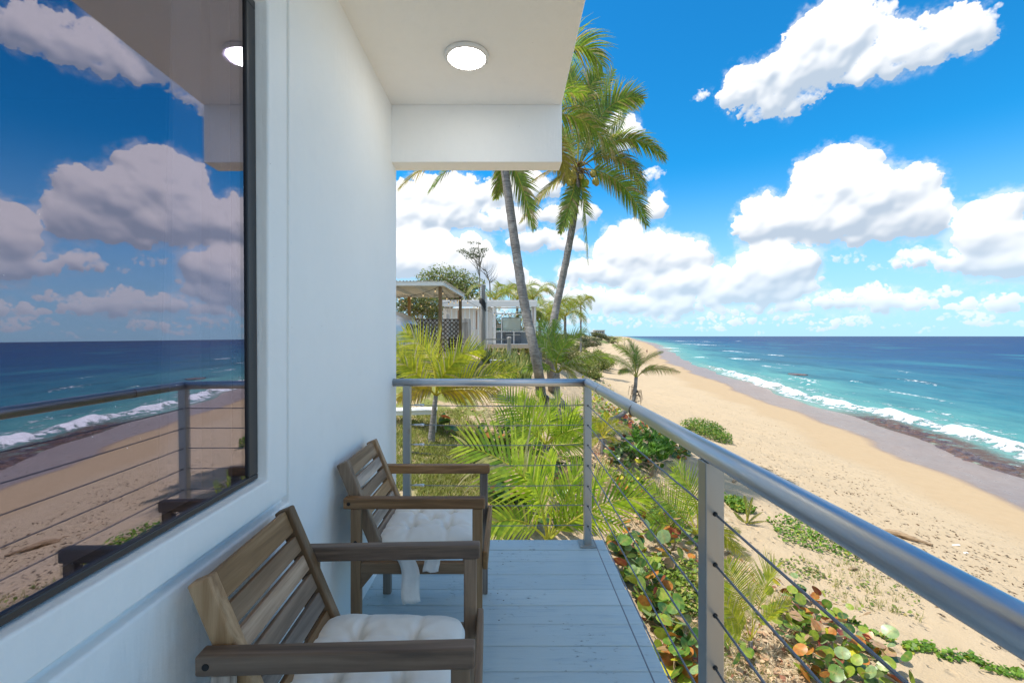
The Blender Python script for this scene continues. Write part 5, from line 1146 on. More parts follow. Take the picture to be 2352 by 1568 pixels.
# ------------------------------------------------------------------ the neighbour's yard
W8 = lambda zx, zy, d: wp((980 + zx / 5.6) * .91875, (680 + zy / 5.6) * .91875, d)     # enlarged view of that corner of the picture
M_POST = m_wood('brown_post_wood', (.14, .08, .036), (.31, .185, .085), (.45, .29, .145), 2)
M_GREYW = m_wood('silvered_wood', (.28, .27, .255), (.45, .44, .42), (.60, .59, .56), 2, .8)
M_LATT = m_plain('dark_lattice_wood', (.075, .048, .030), .7, var=.3)
M_WHITE = m_plain('worn_white_paint', (.74, .73, .71), .6, var=.07, scale=3)
M_RUST = m_plain('rusted_metal', (.30, .14, .06), .8, var=.5, scale=10)
def ground_at(x, y): return gz(x, y)
def build_gazebo():
    x0, x1, ya, yb = -5.2, -2.13, 15.0, 19.2; zt = CAMH + 1.73
    root = thing('gazebo', 'open gazebo with flat white roof on brown timber posts, hung with bulbs', 'gazebo', (-3.4, 17, gz(-3.4, 17)))
    o = -root.location
    def ad(m, n, mt, **k): return m.build(n, mt, root, loc=o, **k)
    for (x, y, w) in ((-2.24, 15.2, .115), (-1.98, 19.0, .115), (-4.08, 19.0, .115), (-4.9, 15.2, .115)):
        ad(MB().box(x - w / 2, x + w / 2, y - w / 2, y + w / 2, gz(x, y) - .2, zt - .11), 'post', M_POST, bevel=.006)
    # roof: corrugated sheet on a white rim
    n = 60; xs = np.linspace(x0 - .1, -2.02, 140); V = []
    zx = lambda x: .014 * math.sin(x * 2 * math.pi / .11)
    roof = MB(); slope = lambda y: 0.05 + (y - ya) * -.004
    vs = []
    for x in xs: vs += [(x, ya - .14, zt + slope(ya) + zx(x)), (x + .24, yb + .2, zt + slope(yb) + zx(x))]
    roof.add(vs, [(2 * i, 2 * i + 2, 2 * i + 3, 2 * i + 1) for i in range(len(xs) - 1)]); rf = ad(roof, 'roof', m_plain('white_roof_sheet', (.74, .735, .71), .5, var=.05)); sd = rf.modifiers.new('s', 'SOLIDIFY'); sd.thickness = .006
    ad(MB().box(x0, -2.12, ya - .10, ya - .06, zt - .10, zt + .03), 'fascia', M_WHITE); ad(MB().bar((-2.11, ya - .1, zt - .035), (-1.87, yb + .15, zt - .05), .04, .13), 'fascia', M_WHITE)
    ad(MB().box(x0, -1.9, yb + .11, yb + .15, zt - .11, zt + .01), 'fascia', M_WHITE)
    for k in range(4): ad(MB().box(-4.9 + k * .85, -4.82 + k * .85, ya - .05, yb + .1, zt - .09, zt + .02), 'rafter', M_WHITE)
    # lattice: two panels of crossed slats between the rear posts and down the right side
    def lattice(A, B, z0, z1, pitch=.176):
        A, B = Vector(A), Vector(B); L = (B - A).length; u = (B - A).normalized(); H = z1 - z0; nrm = u.cross(Vector((0, 0, 1)))
        for s in (1, -1):
            k = -H if s > 0 else 0.0; k = math.floor(k / pitch) * pitch
            while k < L + H:
                # line: a = k + s*(z), clipped to the panel
                pts = []
                a0, a1 = (k, k + H) if s > 0 else (k, k - H); z_a, z_b = 0, H
                for (edge) in (0, 1):
                    pass
                lo, hi = 0.0, 1.0; da = a1 - a0
                t0, t1 = (0 - a0) / da, (L - a0) / da
                if t0 > t1: t0, t1 = t1, t0
                lo, hi = max(lo, t0), min(hi, t1)
                if hi - lo > .04:
                    p = A + u * (a0 + da * lo) + Vector((0, 0, H * lo)); q = A + u * (a0 + da * hi) + Vector((0, 0, H * hi)); off = nrm * (.008 * s)
                    ad(MB().bar(p + off, q + off, .032, .012, nrm), 'lattice_slat', M_LATT)
                k += pitch
        for z in (z0, z1): ad(MB().bar(A + Vector((0, 0, z - z0)), B + Vector((0, 0, z - z0)), .03, .04), 'lattice_rail', M_LATT)
    lattice((-4.0, 19.0, .78), (-2.05, 19.0, .78), .78, 2.06)
    return zt
ZT = build_gazebo()
def build_bulbs():
    t = NT('warm_bulb'); t.P(Base_Color=(.85, .7, .45), Roughness=.1, Emission_Color=(1, .62, .22), Emission_Strength=.35)
    cap = m_plain('black_bulb_socket', (.015, .015, .015), .5); wire = m_plain('black_wire', (.015, .015, .015), .6)
    bm_ = MB().lathe([(.008, 0), (.013, -.018), (.020, -.04), (.018, -.06), (.008, -.072)], 10).mesh('bulb', t.m, True); cm = MB().lathe([(.012, .035), (.016, .03), (.016, -.005), (.012, -.01)], 8).mesh('socket', cap)
    spans = [((-5.0, 15.1), (-2.24, 15.1), .34, 7, 'string of warm bulbs sagging under the gazebo front edge'), ((-2.24, 15.15), (-1.95, 19.1), .30, 6, 'string of warm bulbs along the gazebo side towards the fence'), ((-4.6, 19.15), (-1.95, 19.15), .32, 7, 'string of warm bulbs along the gazebo back edge'), ((-1.95, 19.2), (1.3, 25.4), .55, 9, 'string of bulbs stretched from gazebo to the white pavilion')]
    for (a, b, sag, n, lab) in spans:
        za = ZT - .1; zb = za if n != 9 else CAMH + 1.62; A, B = Vector((a[0], a[1], za)), Vector((b[0], b[1], zb)); root = thing('string_light', lab, 'string lights', A)
        f = lambda k: A.lerp(B, k) - Vector((0, 0, sag * 4 * k * (1 - k))) - A
        MB().tube([f(i / 20) for i in range(21)], .006, 5).build('wire', wire, root)
        for i in range(n):
            k = (i + .6) / n; p = f(min(k, .97)) - Vector((0, 0, .045)); o = bpy.data.objects.new('bulb', bm_); link(o, root); o.location = p; q = bpy.data.objects.new('socket', cm); link(q, root); q.location = p
build_bulbs()
def build_trailer():
    """rounded bare-metal camper whose tail shows past the wall"""
    d = 14.2; xr = wp(934, 0, d).x; g = gz(xr - 1.5, d + .5); zc = CAMH + .90
    root = thing('camper_trailer', 'rounded silver camper trailer parked behind the house wall', 'trailer', (xr - 2.5, d + 1.1, g)); t = NT('riveted_aluminium'); n1 = t.noise(t.map((3, 3, 12)), 2, 4); t.P(Base_Color=t.mix(n1, (.42, .43, .45), (.60, .61, .62)), Metallic=.85, Roughness=.32)
    seams = t.mr(t.math('ABSOLUTE', t.math('SUBTRACT', t.math('FRACT', t.math('MULTIPLY', t.noise(t.map(), .01), 1)), .5)), .0, .02)
    H = zc - g - .45; L = 5.2; Wd = 2.2; nu, nv = 48, 28; V = []
    U, Vv = np.meshgrid(np.linspace(0, 2 * np.pi, nu, endpoint=False), np.linspace(-1, 1, nv), indexing='ij')
    def sp(c, e): return np.sign(c) * np.abs(c) ** e
    prof = (1 - np.abs(Vv) ** 3.4) ** (1 / 3.4)
    X = L / 2 * sp(np.cos(U), .55) * (.16 + .84 * prof); Y = Wd / 2 * sp(np.sin(U), .5) * (.25 + .75 * prof); Zz = .45 + H / 2 * (1 + Vv)
    P = np.stack([X, Y, Zz], -1); idx = np.arange(nu * nv).reshape(nu, nv); f = np.stack([idx[:, :-1], np.roll(idx, -1, 0)[:, :-1], np.roll(idx, -1, 0)[:, 1:], idx[:, 1:]], -1).reshape(-1, 4)
    link(bpy.data.objects.new('body', np_mesh('body', P.reshape(-1, 3), f, t.m, smooth=True)), root)
    gm = NT('camper_glass'); gm.P(Base_Color=(.03, .025, .02), Roughness=.06)
    MB().box(L / 2 - .30, L / 2 - .015, -.75, .55, 1.25, 1.75).build('window', gm.m, root, bevel=.08, seg=4); MB().box(-1.2, .2, -Wd / 2 - .01, -Wd / 2 + .05, 1.3, 1.75).build('window', gm.m, root, bevel=.03)
    tyre = m_plain('tyre_rubber', (.02, .02, .02), .8)
    for s in (-1, 1):
        w = MB().tube([(0, s * .95, .34), (0, s * 1.12, .34)], .34, 24).build('wheel', tyre, root, bevel=.03); MB().tube([(0, s * 1.12, .34), (0, s * 1.135, .34)], .2, 20).build('rim', t.m, w)
    MB().box(L / 2 - .2, L / 2 + .7, -.05, .05, .42, .50).build('hitch', tyre, root); MB().tube([(L / 2 + .6, 0, 0), (L / 2 + .6, 0, .45)], .03, 8).build('jack', tyre, root)
build_trailer()
def build_pavilion():
    d = 26.0; z = lambda zy: W8(0, zy, d).z; x = lambda zx: W8(zx, 0, d).x
    g = gz(x(1400), d); root = thing('white_pavilion', 'flat roofed weathered white beach pavilion with open window frames', 'pavilion', (x(1350), d + 1.4, g)); o = -root.location
    def ad(m, n, mt, **k): return m.build(n, mt, root, loc=o, **k)
    D2 = d + 2.6
    ad(MB().box(x(700), x(2015), d - .25, D2, z(412), z(395)), 'roof', m_plain('pavilion_roof', (.55, .50, .46), .8, var=.2)); ad(MB().box(x(695), x(2018), d - .30, d - .24, z(490), z(405)), 'fascia', M_WHITE, bevel=.01)
    ad(MB().box(x(2018) - .01, x(2018) + .05, d - .29, D2, z(488), z(407)), 'fascia', M_WHITE)
    base = z(1008)
    # boarded left half
    k = 0; xs = np.linspace(x(700), x(1330), 11)
    bm_ = m_plain('white_board', (.70, .68, .645), .65, var=.06, scale=2)
    for i in range(10): ad(MB().box(xs[i] + .006, xs[i + 1] - .006, d + .3, d + .33 + .004 * (i % 2), base, z(500)), 'board', bm_, bevel=.004)
    ad(MB().box(x(700), x(1330), d + .26, d + .30, z(810), z(800)), 'rail', M_WHITE); ad(MB().box(x(1150), x(1162), d + .24, d + .30, base, z(810)), 'rail', M_WHITE)
    for q in (915, 1172): ad(MB().box(x(q), x(q + 10), d + .285, d + .30, z(800), z(535)), 'rust_streak', M_RUST)
    ad(MB().box(x(1350), x(1412), d, d + .05, base, z(492)), 'panel', M_WHITE, bevel=.004); ad(MB().box(x(1312), x(1348), d - .2, d - .08, base, z(492)), 'post', M_WHITE, bevel=.006); ad(MB().box(x(1418), x(1456), d - .15, d, base, z(492)), 'post', M_WHITE, bevel=.006)
    for (a, b, m) in ((1950, 1968, M_WHITE), (1970, 1978, M_RUST), (1980, 2016, M_WHITE)): ad(MB().box(x(a), x(b), d - .1, d + .06, base, z(492)), 'post', m)
    for (zy, h) in ((495, 14), (580, 12), (825, 12), (1000, 12)): ad(MB().box(x(1457), x(1949), d - .10, d - .03, z(zy + h), z(zy)), 'window_bar', M_WHITE)
    for (a, ztop, zb) in ((1528, 592, 824), (1700, 838, 999), (1528, 838, 999)): ad(MB().box(x(a), x(a + 12), d - .09, d - .04, z(zb), z(ztop)), 'window_bar', M_WHITE)
    gl = NT('dusty_pane'); gl.P(Base_Color=(.55, .58, .50), Roughness=.25, Alpha=.55)
    pn = ad(MB().box(x(1545), x(1800), d + .02, d + .035, z(818), z(640)), 'pane', gl.m); fm = m_plain('pane_frame', (.20, .21, .2), .5)
    for (a, b, c, e) in ((1540, 1548, 640, 820), (1796, 1806, 640, 820), (1548, 1796, 634, 642)): ad(MB().box(x(a), x(b), d + .0, d + .045, z(e), z(c)), 'pane_frame', fm)
    # lower parapet, fixtures inside and rear posts
    par = m_plain('grey_parapet', (.36, .38, .42), .7, var=.08); ad(MB().box(x(1457), x(1949), d + .9, d + .95, base, z(838)), 'parapet', par)
    ad(MB().box(x(1585), x(1810), d + .55, d + .85, z(995), z(850)), 'cabinet', m_plain('grey_cabinet', (.16, .17, .19), .5), bevel=.01); ad(MB().box(x(1600), x(1800), d + .54, d + .549, z(880), z(872)), 'cabinet', M_WHITE)
    ad(MB().box(x(1460), x(1552), d + .6, d + .9, z(810), z(728)), 'crate', m_plain('cream_crate', (.55, .54, .48), .7)); ad(MB().box(x(1462), x(1550), d + .58, d + .599, z(806), z(785)), 'crate_band', m_plain('green_band', (.02, .18, .13), .5))
    for a in (720, 1320, 1990): ad(MB().box(x(a), x(a) + .1, D2 - .15, D2 - .05, base, z(412)), 'post', M_WHITE)
    ad(MB().box(x(1330), x(1960), d - .5, D2, base - .22, base - .004), 'platform', m_plain('platform_edge', (.46, .38, .30), .8, var=.2)); ad(MB().box(x(700), x(1330), d + .2, D2, g - .3, base - .004), 'platform', M_WHITE)
    for a in (1340, 1650, 1940): ad(MB().box(x(a), x(a) + .16, d - .3, d - .1, gz(x(a), d) - .4, base - .22), 'pier', M_GREYW)
    ad(MB().add([W8(1700, 330, 30), W8(2100, 455, 30), W8(2105, 475, 30), W8(1700, 480, 30), W8(1700, 330, 34), W8(2100, 455, 34), W8(2105, 475, 34), W8(1700, 480, 34)], [(0, 1, 2, 3), (7, 6, 5, 4), (0, 4, 5, 1), (1, 5, 6, 2), (2, 6, 7, 3), (3, 7, 4, 0)]), 'rear_eave', m_plain('tan_eave', (.36, .27, .19), .8, var=.2)) if False else None
build_pavilion()
def build_yard():
    # tall grey pole with rungs
    d = 21.0; a, b = W8(1238, 180, d), W8(1308, 960, d); xx = (a.x + b.x) / 2; g = gz(xx, d); root = thing('timber_pole', 'tall silvered timber pole with white rungs and black cable wrap', 'pole', (xx, d, g)); zt = a.z - g; w = (b.x - a.x)
    MB().tube([(0, 0, -.3), (0, 0, zt * .5), (0, 0, zt)], [w * .52, w * .5, w * .47], 14).build('pole_shaft', M_GREYW, root)
    for k in range(5): MB().box(-w * .62, -w * .2, -w * .6, -w * .47, zt - .22 - k * .085, zt - .18 - k * .085).build('rung', M_WHITE, root)
    cb = MB(); r = random.Random(2)
    for i in range(7): cb.tube(smooth_path([(-w * .7, -w * .5, zt - .62 - i * .03), (0, -w * .64, zt - .66 - i * .05), (w * .6, -w * .45, zt - .85 - i * .06)], 8), .018, 6)
    cb.build('cable_wrap', m_plain('black_cable', (.02, .02, .022), .6), root); MB().box(w * .55, w * .85, -.05, .05, .3, zt * .86).build('conduit', M_WHITE, root)
    # board fence behind the lattice
    d = 20.6; root = thing('board_fence', 'silver grey board fence standing behind the dark lattice', 'fence', (W8(860, 0, d).x, d, gz(W8(860, 0, d).x, d))); o = -root.location
    x = W8(330, 0, d).x; i = 0; r = random.Random(6)
    while x < W8(1062, 0, d).x:
        w = .135; MB().box(x, x + w - .012, d, d + .022, gz(x, d) - .1, W8(0, 655 + r.uniform(-6, 6), d).z).build('board', M_GREYW, root, loc=o); x += w
    for (za, zb, top) in ((760, 800, 580), (1064, 1100, 650), (380, 410, 600)):
        xa, xb = W8(za, 0, d - .2).x, W8(zb, 0, d - .2).x; MB().box(xa, xb, d - .2, d - .06, gz(xa, d) - .2, W8(0, top, d - .2).z).build('fence_post', M_GREYW, root, loc=o, bevel=.008)
    for zz in (700, 930): MB().box(W8(330, 0, d).x, W8(1062, 0, d).x, d - .05, d - .002, W8(0, zz + 14, d).z, W8(0, zz, d).z).build('fence_rail', M_GREYW, root, loc=o)
    # low rail in front of the pavilion
    d = 20.2; xp = W8(1640, 0, d).x; root = thing('low_rail', 'low silvered wooden handrail in front of the pavilion', 'rail', (xp, d, gz(xp, d))); o = -root.location
    MB().box(xp - .085, xp + .085, d - .085, d + .085, gz(xp, d) - .2, W8(0, 925, d).z).build('rail_post', M_GREYW, root, loc=o, bevel=.012); MB().lathe([(.11, 0), (.11, .03), (.05, .06), (.02, .065)], 4).build('post_cap', M_GREYW, root, loc=o + Vector((xp, d, W8(0, 925, d).z)))
    MB().box(W8(1300, 0, d).x, xp - .086, d - .03, d + .03, W8(0, 950, d).z, W8(0, 934, d).z).build('handrail', M_GREYW, root, loc=o); xq = W8(1305, 0, d).x; MB().box(xq - .05, xq + .05, d - .05, d + .05, gz(xq, d) - .2, W8(0, 950, d).z).build('rail_post', M_GREYW, root, loc=o)
    # white bench and low white table
    wm = m_plain('white_bench_paint', (.76, .755, .74), .5, var=.04)
    b = gp(962, 985); y = b.y; root = thing('garden_bench', 'long low white slatted bench on the lawn beside the yellowing palm', 'bench', b, None, R(8)); top = .44
    for k in range(5): MB().box(-1.35, .42, -.02 + k * .10, .07 + k * .10, top - .03, top).build('slat', wm, root, bevel=.005)
    MB().box(-1.3, .38, .0, .035, top - .11, top - .031).build('apron', wm, root)
    for (xx, yy) in ((-1.25, .02), (.34, .02), (-1.25, .42), (.34, .42)): MB().box(xx, xx + .06, yy, yy + .06, min(0, gz(b.x + xx, b.y + yy) - b.z) - .03, top - .031).build('leg', wm, root)
    d = 18.0; b = Vector((wp(1146, 0, d).x, d, 0)); b.z = gz(b.x, b.y); root = thing('low_table', 'small low white metal table on the lawn before the snake plants', 'table', b); mt = m_plain('white_metal', (.68, .69, .70), .4, .2, var=.05); h = wp(0, 826, d).z - b.z
    MB().box(-.36, .26, -.2, .2, h - .03, h).build('table_top', mt, root, bevel=.006)
    for (xx, yy) in ((-.34, -.18), (.23, -.18), (-.34, .16), (.23, .16)): MB().box(xx, xx + .03, yy, yy + .03, min(-.02, gz(b.x + xx, b.y + yy) - b.z - .02), h - .031).build('leg', mt, root)
    # dark garden chair by the gazebo's corner post
    d = 18.3; b = Vector((W8(905, 0, d).x, d, 0)); b.z = gz(b.x, d); root = thing('garden_chair', 'dark brown wooden garden chair under the gazebo', 'chair', b, None, R(20)); s0 = .42
    for k in range(4): MB().box(-.24, .24, -.22 + k * .11, -.13 + k * .11, s0 - .02, s0).build('seat_slat', M_LATT, root)
    for k in range(4): MB().bar((-.24, .25 + k * .02, s0 + .1 + k * .1), (.24, .25 + k * .02, s0 + .1 + k * .1), .02, .06).build('back_slat', M_LATT, root)
    for (xx, yy, hh) in ((-.26, -.22, .62), (.22, -.22, .62), (-.26, .24, .9), (.22, .24, .9)): MB().box(xx, xx + .04, yy, yy + .04, -.05, hh).build('leg', M_LATT, root)
    for xx in (-.27, .21): MB().box(xx, xx + .06, -.24, .23, .621, .645).build('armrest', M_LATT, root)
    # black hose on the lawn
    pts = [gp(a, b2) + Vector((0, 0, .03)) for a, b2 in ((945, 1042), (980, 1046), (1020, 1050), (1052, 1062), (1090, 1066))]; o = MB().tube(smooth_path(pts, 24), .022, 7).build('garden_hose', m_plain('black_hose', (.02, .02, .022), .5), None, smooth=True); tag(o, 'black garden hose lying across the shaded grass', 'hose')
build_yard()

# ------------------------------------------------------------------ snake plants, background trees and scrub
def build_snake_plants():
    r = np.random.default_rng(3); rr = random.Random(3); protos = []
    for k in range(6):
        n = 13; P = np.stack([r.normal(size=n) * .16, r.normal(size=n) * .16, np.full(n, -.03)], 1); v, f, c = blades(P, .85, .075, r, ((.10, .15, .05), (.26, .30, .10), (.52, .46, .20)), .45, 4); protos.append(np_mesh('snake_plant', v, f, M_LEAF, c))
    polys = [([(1085, 812), (1130, 806), (1180, 815), (1215, 830), (1215, 860), (1150, 855), (1090, 835)], 46, 'clump of stiff banded snake plant leaves in the bed before the pavilion', 'snake plants before the pavilion'), ([(1150, 845), (1215, 850), (1215, 885), (1170, 880)], 16, 'yellowing snake plant clump beside the thick grey palm trunk', 'snake plants by the palm trunk'), ([(1290, 870), (1360, 870), (1420, 905), (1420, 925), (1320, 900)], 16, 'short snake plant clump on the slope above the beach', 'snake plants above the beach')]
    for poly, n, lab, grp in polys:
        for (px, py) in in_poly(poly, n, rr):
            p = gp(px, py); o = bpy.data.objects.new('snake_plant', rr.choice(protos)); link(o); o.location = p; s = rr.uniform(.7, 1.15) * (1 if 'slope' not in lab else .6); o.scale = (s, s, s); o.rotation_euler = (0, 0, rr.uniform(0, 6.28)); tag(o, lab, 'plant', grp)
build_snake_plants()
def leafy_tree(name, label, base, blobs, n, size, cols, trunk_pts, r0, seed, group=None, cat='tree', up=.3, asp=2.2, branches=8, bark=(.30, .24, .18)):
    """trunk with limbs reaching into lumpy clouds of separate leaves; coordinates in world space"""
    base = Vector(base); r = np.random.default_rng(seed); rr = random.Random(seed); root = thing(name, label, cat, base, group); m = MB()
    tp = [Vector(p) - base for p in trunk_pts]; path = smooth_path(tp, 14); m.tube(path, [r0 * (1 - .6 * i / 13) for i in range(14)], 7, True, bark)
    for b in blobs:
        for k in range(max(1, branches // len(blobs))):
            s = path[rr.randint(5, 13)]; e = Vector(b[0]) - base + Vector((rr.uniform(-.6, .6) * b[1][0], rr.uniform(-.6, .6) * b[1][1], rr.uniform(-.3, .7) * b[1][2])); mid = s.lerp(e, .5) + Vector((rr.uniform(-.1, .1), 0, rr.uniform(0, .2))) * b[1][0]
            m.tube(smooth_path([s, mid, e], 7), [r0 * .42 * (1 - .12 * i) for i in range(7)], 5, True, lerp3(bark, (.5, .45, .38), rr.random() * .6))
    m.build('trunk', M_LITTER, root); tot = sum(b[1][0] * b[1][1] * b[1][2] for b in blobs) ** 1; parts = []
    for b in blobs:
        k = max(40, int(n * (b[1][0] * b[1][1] * b[1][2]) / tot)); parts.append(cards(ellipsoid_pts(b[0], b[1], k, r), size, r, up, asp, cols))
    mk('crown', parts, M_LEAF, root, tuple(base)); return root
def build_background():
    Cg = ((.10, .15, .04), (.27, .31, .11), (.46, .40, .25))
    def B(zx, zy, d, rx, rz, ry=None): c = W8(zx, zy, d); return (tuple(c), (rx, ry or rx * .8, rz))
    d = 33
    bx = W8(800, 0, d); base = (bx.x, d, gz(bx.x, d))
    leafy_tree('shore_tree', 'wide scraggy green tree with pale bare limbs behind the gazebo roof', base, [B(520, 110, d, 1.1, .8), B(700, 60, d, 1.3, .8), B(900, 120, d, 1.4, .9), B(1080, 210, d, 1.3, 1.0), B(640, 220, d, 1.5, .8), B(980, 290, d, 1.5, .8), B(420, 260, d, 1.1, .8)], 5200, .20, Cg, [base, W8(780, 700, d), W8(760, 400, d), W8(800, 200, d)], .16, 1, branches=80)
    bx = W8(400, 0, 24); base = (bx.x, 24, gz(bx.x, 24))
    leafy_tree('shore_tree', 'pale leafless looking sea grape tree behind the lattice screen', base, [B(330, 430, 24, .9, .7), B(480, 480, 24, .9, .8), B(560, 560, 24, .6, .6), B(130, 420, 24, .9, .7), B(220, 560, 24, .8, .6)], 3600, .15, ((.08, .11, .03), (.24, .25, .09), (.4, .3, .12)), [base, W8(420, 800, 24), W8(410, 600, 24), W8(440, 450, 24)], .10, 2, branches=36, bark=(.52, .46, .38))
    bx = W8(560, 0, 27); base = (bx.x, 27, gz(bx.x, 27))
    leafy_tree('shore_tree', 'soft feathery green tree between gazebo post and pavilion', base, [B(580, 480, 27, .7, 1.0), B(600, 620, 27, .6, .8)], 2600, .16, ((.05, .10, .02), (.16, .22, .05)), [base, W8(570, 700, 27), W8(580, 500, 27)], .07, 3, asp=5)
    # thin tree against the clouds
    Z1 = lambda zx, zy, dd: wp(900.4 + .31637 * zx, 385.9 + .31637 * zy, dd); d = 34; bx = Z1(640, 0, d); base = (bx.x, d, gz(bx.x, d))
    def B1(zx, zy, rx, rz): return (tuple(Z1(zx, zy, d)), (rx, rx * .8, rz))
    leafy_tree('thin_tree', 'spindly lone tree with wispy crown rising against the clouds', base, [B1(500, 600, .42, .16), B1(550, 615, .5, .18), B1(585, 640, .6, .22), B1(600, 590, .4, .16), B1(640, 610, .45, .18), B1(670, 590, .4, .15), B1(575, 540, .3, .12), B1(630, 545, .25, .10), B1(650, 640, .4, .16)], 900, .15, ((.04, .07, .025), (.12, .15, .06)), [base, Z1(636, 830, d), Z1(640, 700, d), Z1(630, 640, d)], .05, 4, branches=30, asp=3)
    # bare dead tree beside it
    bx = Z1(705, 0, d); base = Vector((bx.x, d, gz(bx.x, d))); root = thing('dead_tree', 'bare dead tree with thin grey branches behind the pole', 'tree', base); m = MB(); rr = random.Random(5)
    tp = smooth_path([Vector((0, 0, -.1)), Z1(712, 900, d) - base, Z1(700, 800, d) - base, Z1(680, 745, d) - base], 14); m.tube(tp, [.07 * (1 - .06 * i) for i in range(14)], 6, True, (.24, .19, .15))
    for i in range(22):
        s = tp[rr.randint(6, 13)]; a = rr.uniform(-1, 1); L = rr.uniform(.5, 1.4); e = s + Vector((a * L * .8, rr.uniform(-.5, .5), L * .7)); m.tube(smooth_path([s, s.lerp(e, .5) + Vector((a * .15, 0, -.05)), e], 5), [.022, .018, .013, .009, .004], 4, True, (.26, .21, .17))
    m.build('branches', M_LITTER, root)
    # palms behind the pavilion and along the dune
    def far_palm(label, px, py, d, L, n, seed, tilt=0):
        C = wp(px, py, d); b = Vector((C.x + tilt, d, gz(C.x + tilt, d))); C.z = C.z if d < 150 else b.z + 2.6; root = thing('coconut_palm', label, 'palm tree', b, 'palms beyond the yard'); trunk(root, [b - Vector((0, 0, .3)), b.lerp(C, .5) + Vector((-tilt * .2, 0, 0)), C], .12, .09, 40, sides=8); r = random.Random(seed)
        for i in range(n):
            a = 2 * math.pi * i / n + r.uniform(-.3, .3); up = r.uniform(.1, 1.3); Lh = L * r.uniform(.8, 1.1); dv = Vector((math.cos(a), math.sin(a), 0))
            place_frond(root, C, C + dv * (Lh * .5) + Vector((0, 0, Lh * (.12 + .35 * up))), C + dv * (Lh * .95) + Vector((0, 0, Lh * (.6 * up - .4))), seed * 50 + i, lw=.26, n=22, roll=25, grav=.35, cols=((.12, .17, .035), (.26, .32, .07), DRY), dead=.15, wid=.06, rr=.03)
    far_palm('palm crown showing over the pavilion roof beside the pole', 1137, 690, 31, 1.9, 12, 21); far_palm('palm crown showing over the pavilion roof left of the thick trunk', 1188, 690, 36, 2.2, 12, 22); far_palm('palm crown showing over the pavilion roof behind the thick trunk', 1224, 688, 33, 1.9, 12, 23)
    far_palm('lone palm standing clear against the sky at the dune', 1334, 702, 52, 2.0, 15, 24); far_palm('shaggy palm with bleached fronds behind the slender trunk', 1262, 725, 30, 1.9, 14, 25, .3); far_palm('short shaggy palm between slender trunk and lone dune palm', 1298, 728, 34, 2.0, 14, 26); far_palm('low palm with dry straw fronds right of the pavilion post', 1240, 745, 27, 1.4, 12, 27)
    far_palm('distant small palm on the dune crest', 1418, 768, 210, 4.0, 10, 28); far_palm('distant small palm on the bare far dune', 1434, 772, 260, 4.2, 10, 29)
    # scrub on the near dune, behind the yard and along the far crest
    rr = random.Random(9)
    def shrub(label, c, rad, n, size, cols, seed, group=None, asp=2):
        base = Vector((c[0], c[1], gz(c[0], c[1]))); root = thing('dune_shrub', label, 'shrub', base, group); r = np.random.default_rng(seed); m = MB()
        for i in range(7): m.tube([(0, 0, -.1), (rr.uniform(-.4, .4) * rad[0], rr.uniform(-.4, .4) * rad[1], rad[2] * .5), (rr.uniform(-.8, .8) * rad[0], rr.uniform(-.8, .8) * rad[1], rad[2] * .9)], [.05 * rad[0], .03 * rad[0], .01 * rad[0]], 4, True, (.3, .24, .18))
        m.build('stem', M_LITTER, root); parts = []; 
        for k in range(7):
            cc = (base.x + rr.uniform(-.55, .55) * rad[0], base.y + rr.uniform(-.55, .55) * rad[1], base.z + rad[2] * rr.uniform(.25, .6)); parts.append(cards(ellipsoid_pts(cc, (rad[0] * .5, rad[1] * .5, rad[2] * .5), n // 7, r), size, r, .6, asp, cols))
        mk('foliage', parts, M_LEAF, root, tuple(base))
    cs = ((.12, .16, .04), (.30, .32, .10), (.46, .40, .22)); dc = ((.22, .22, .08), (.46, .42, .20), (.6, .5, .34))
    for i, (px, py, d, rx, rz, lab) in enumerate([(1240, 790, 30, 1.5, 1.2, 'straw coloured scrub behind the thick palm trunk'), (1290, 780, 33, 1.7, 1.3, 'dry yellow scrub behind the slender palm trunk'), (1325, 785, 38, 1.6, 1.2, 'greenish scrub under the lone dune palm'), (1345, 790, 45, 1.8, 1.2, 'mixed scrub at the shoulder of the near dune')]):
        x = (px - CX) / F * d; shrub(lab, (x, d), (rx, rx, rz * 1.4), 2600, .22, dc if i < 2 else cs, 60 + i)
    for i, (px, d, lab) in enumerate([(1150, 31, 'yellow green scrub seen through the pavilion window frame'), (1185, 32, 'dry palm scrub seen through the pavilion beside the glass pane'), (1212, 33, 'tangled scrub close behind the pavilion corner post')]):
        x = (px - CX) / F * d; shrub(lab, (x, d), (1.0, 1.0, 2.9), 1500, .24, dc if i else cs, 70 + i, asp=4)
    for i, (px, d, rx, rz, lab) in enumerate([(1352, 62, 2.6, 2.6, 'rounded green bush crowning the near dune beside the house plot'), (1366, 66, 2.6, 2.5, 'rounded green bush in the middle of the near dune'), (1380, 70, 2.2, 1.9, 'rounded green bush at the seaward foot of the near dune'), (1360, 48, 1.4, .9, 'small grey green bush below the near dune bushes')]):
        x = (px - CX) / F * d; shrub(lab, (x, d), (rx, rx, rz), 5200, .26, ((.14, .18, .035), (.30, .32, .08), (.40, .38, .13)), 80 + i)
    for i in range(44):
        d = rr.uniform(95, 480); t_in = rr.uniform(17.5, 30) * float(width_k(d)); x = float(shore(d)) - t_in; s = rr.uniform(1.4, 3.2)
        shrub('low dark scrub clump far along the dune crest', (x, d), (s * 1.8, s * 1.5, s * .9), 420, .7, ((.04, .06, .025), (.12, .13, .06)), 200 + i, 'far dune scrub')
    for i, px in enumerate((1362, 1378, 1394)): shrub(('scrub clump hiding the foot of the distant house', 'taller scrub clump before the distant house wall', 'scrub clump at the seaward side of the distant house')[i], ((px - CX) / F * 312, 312), (6, 4, 3.6), 500, .9, ((.07, .09, .03), (.18, .19, .08)), 300 + i)
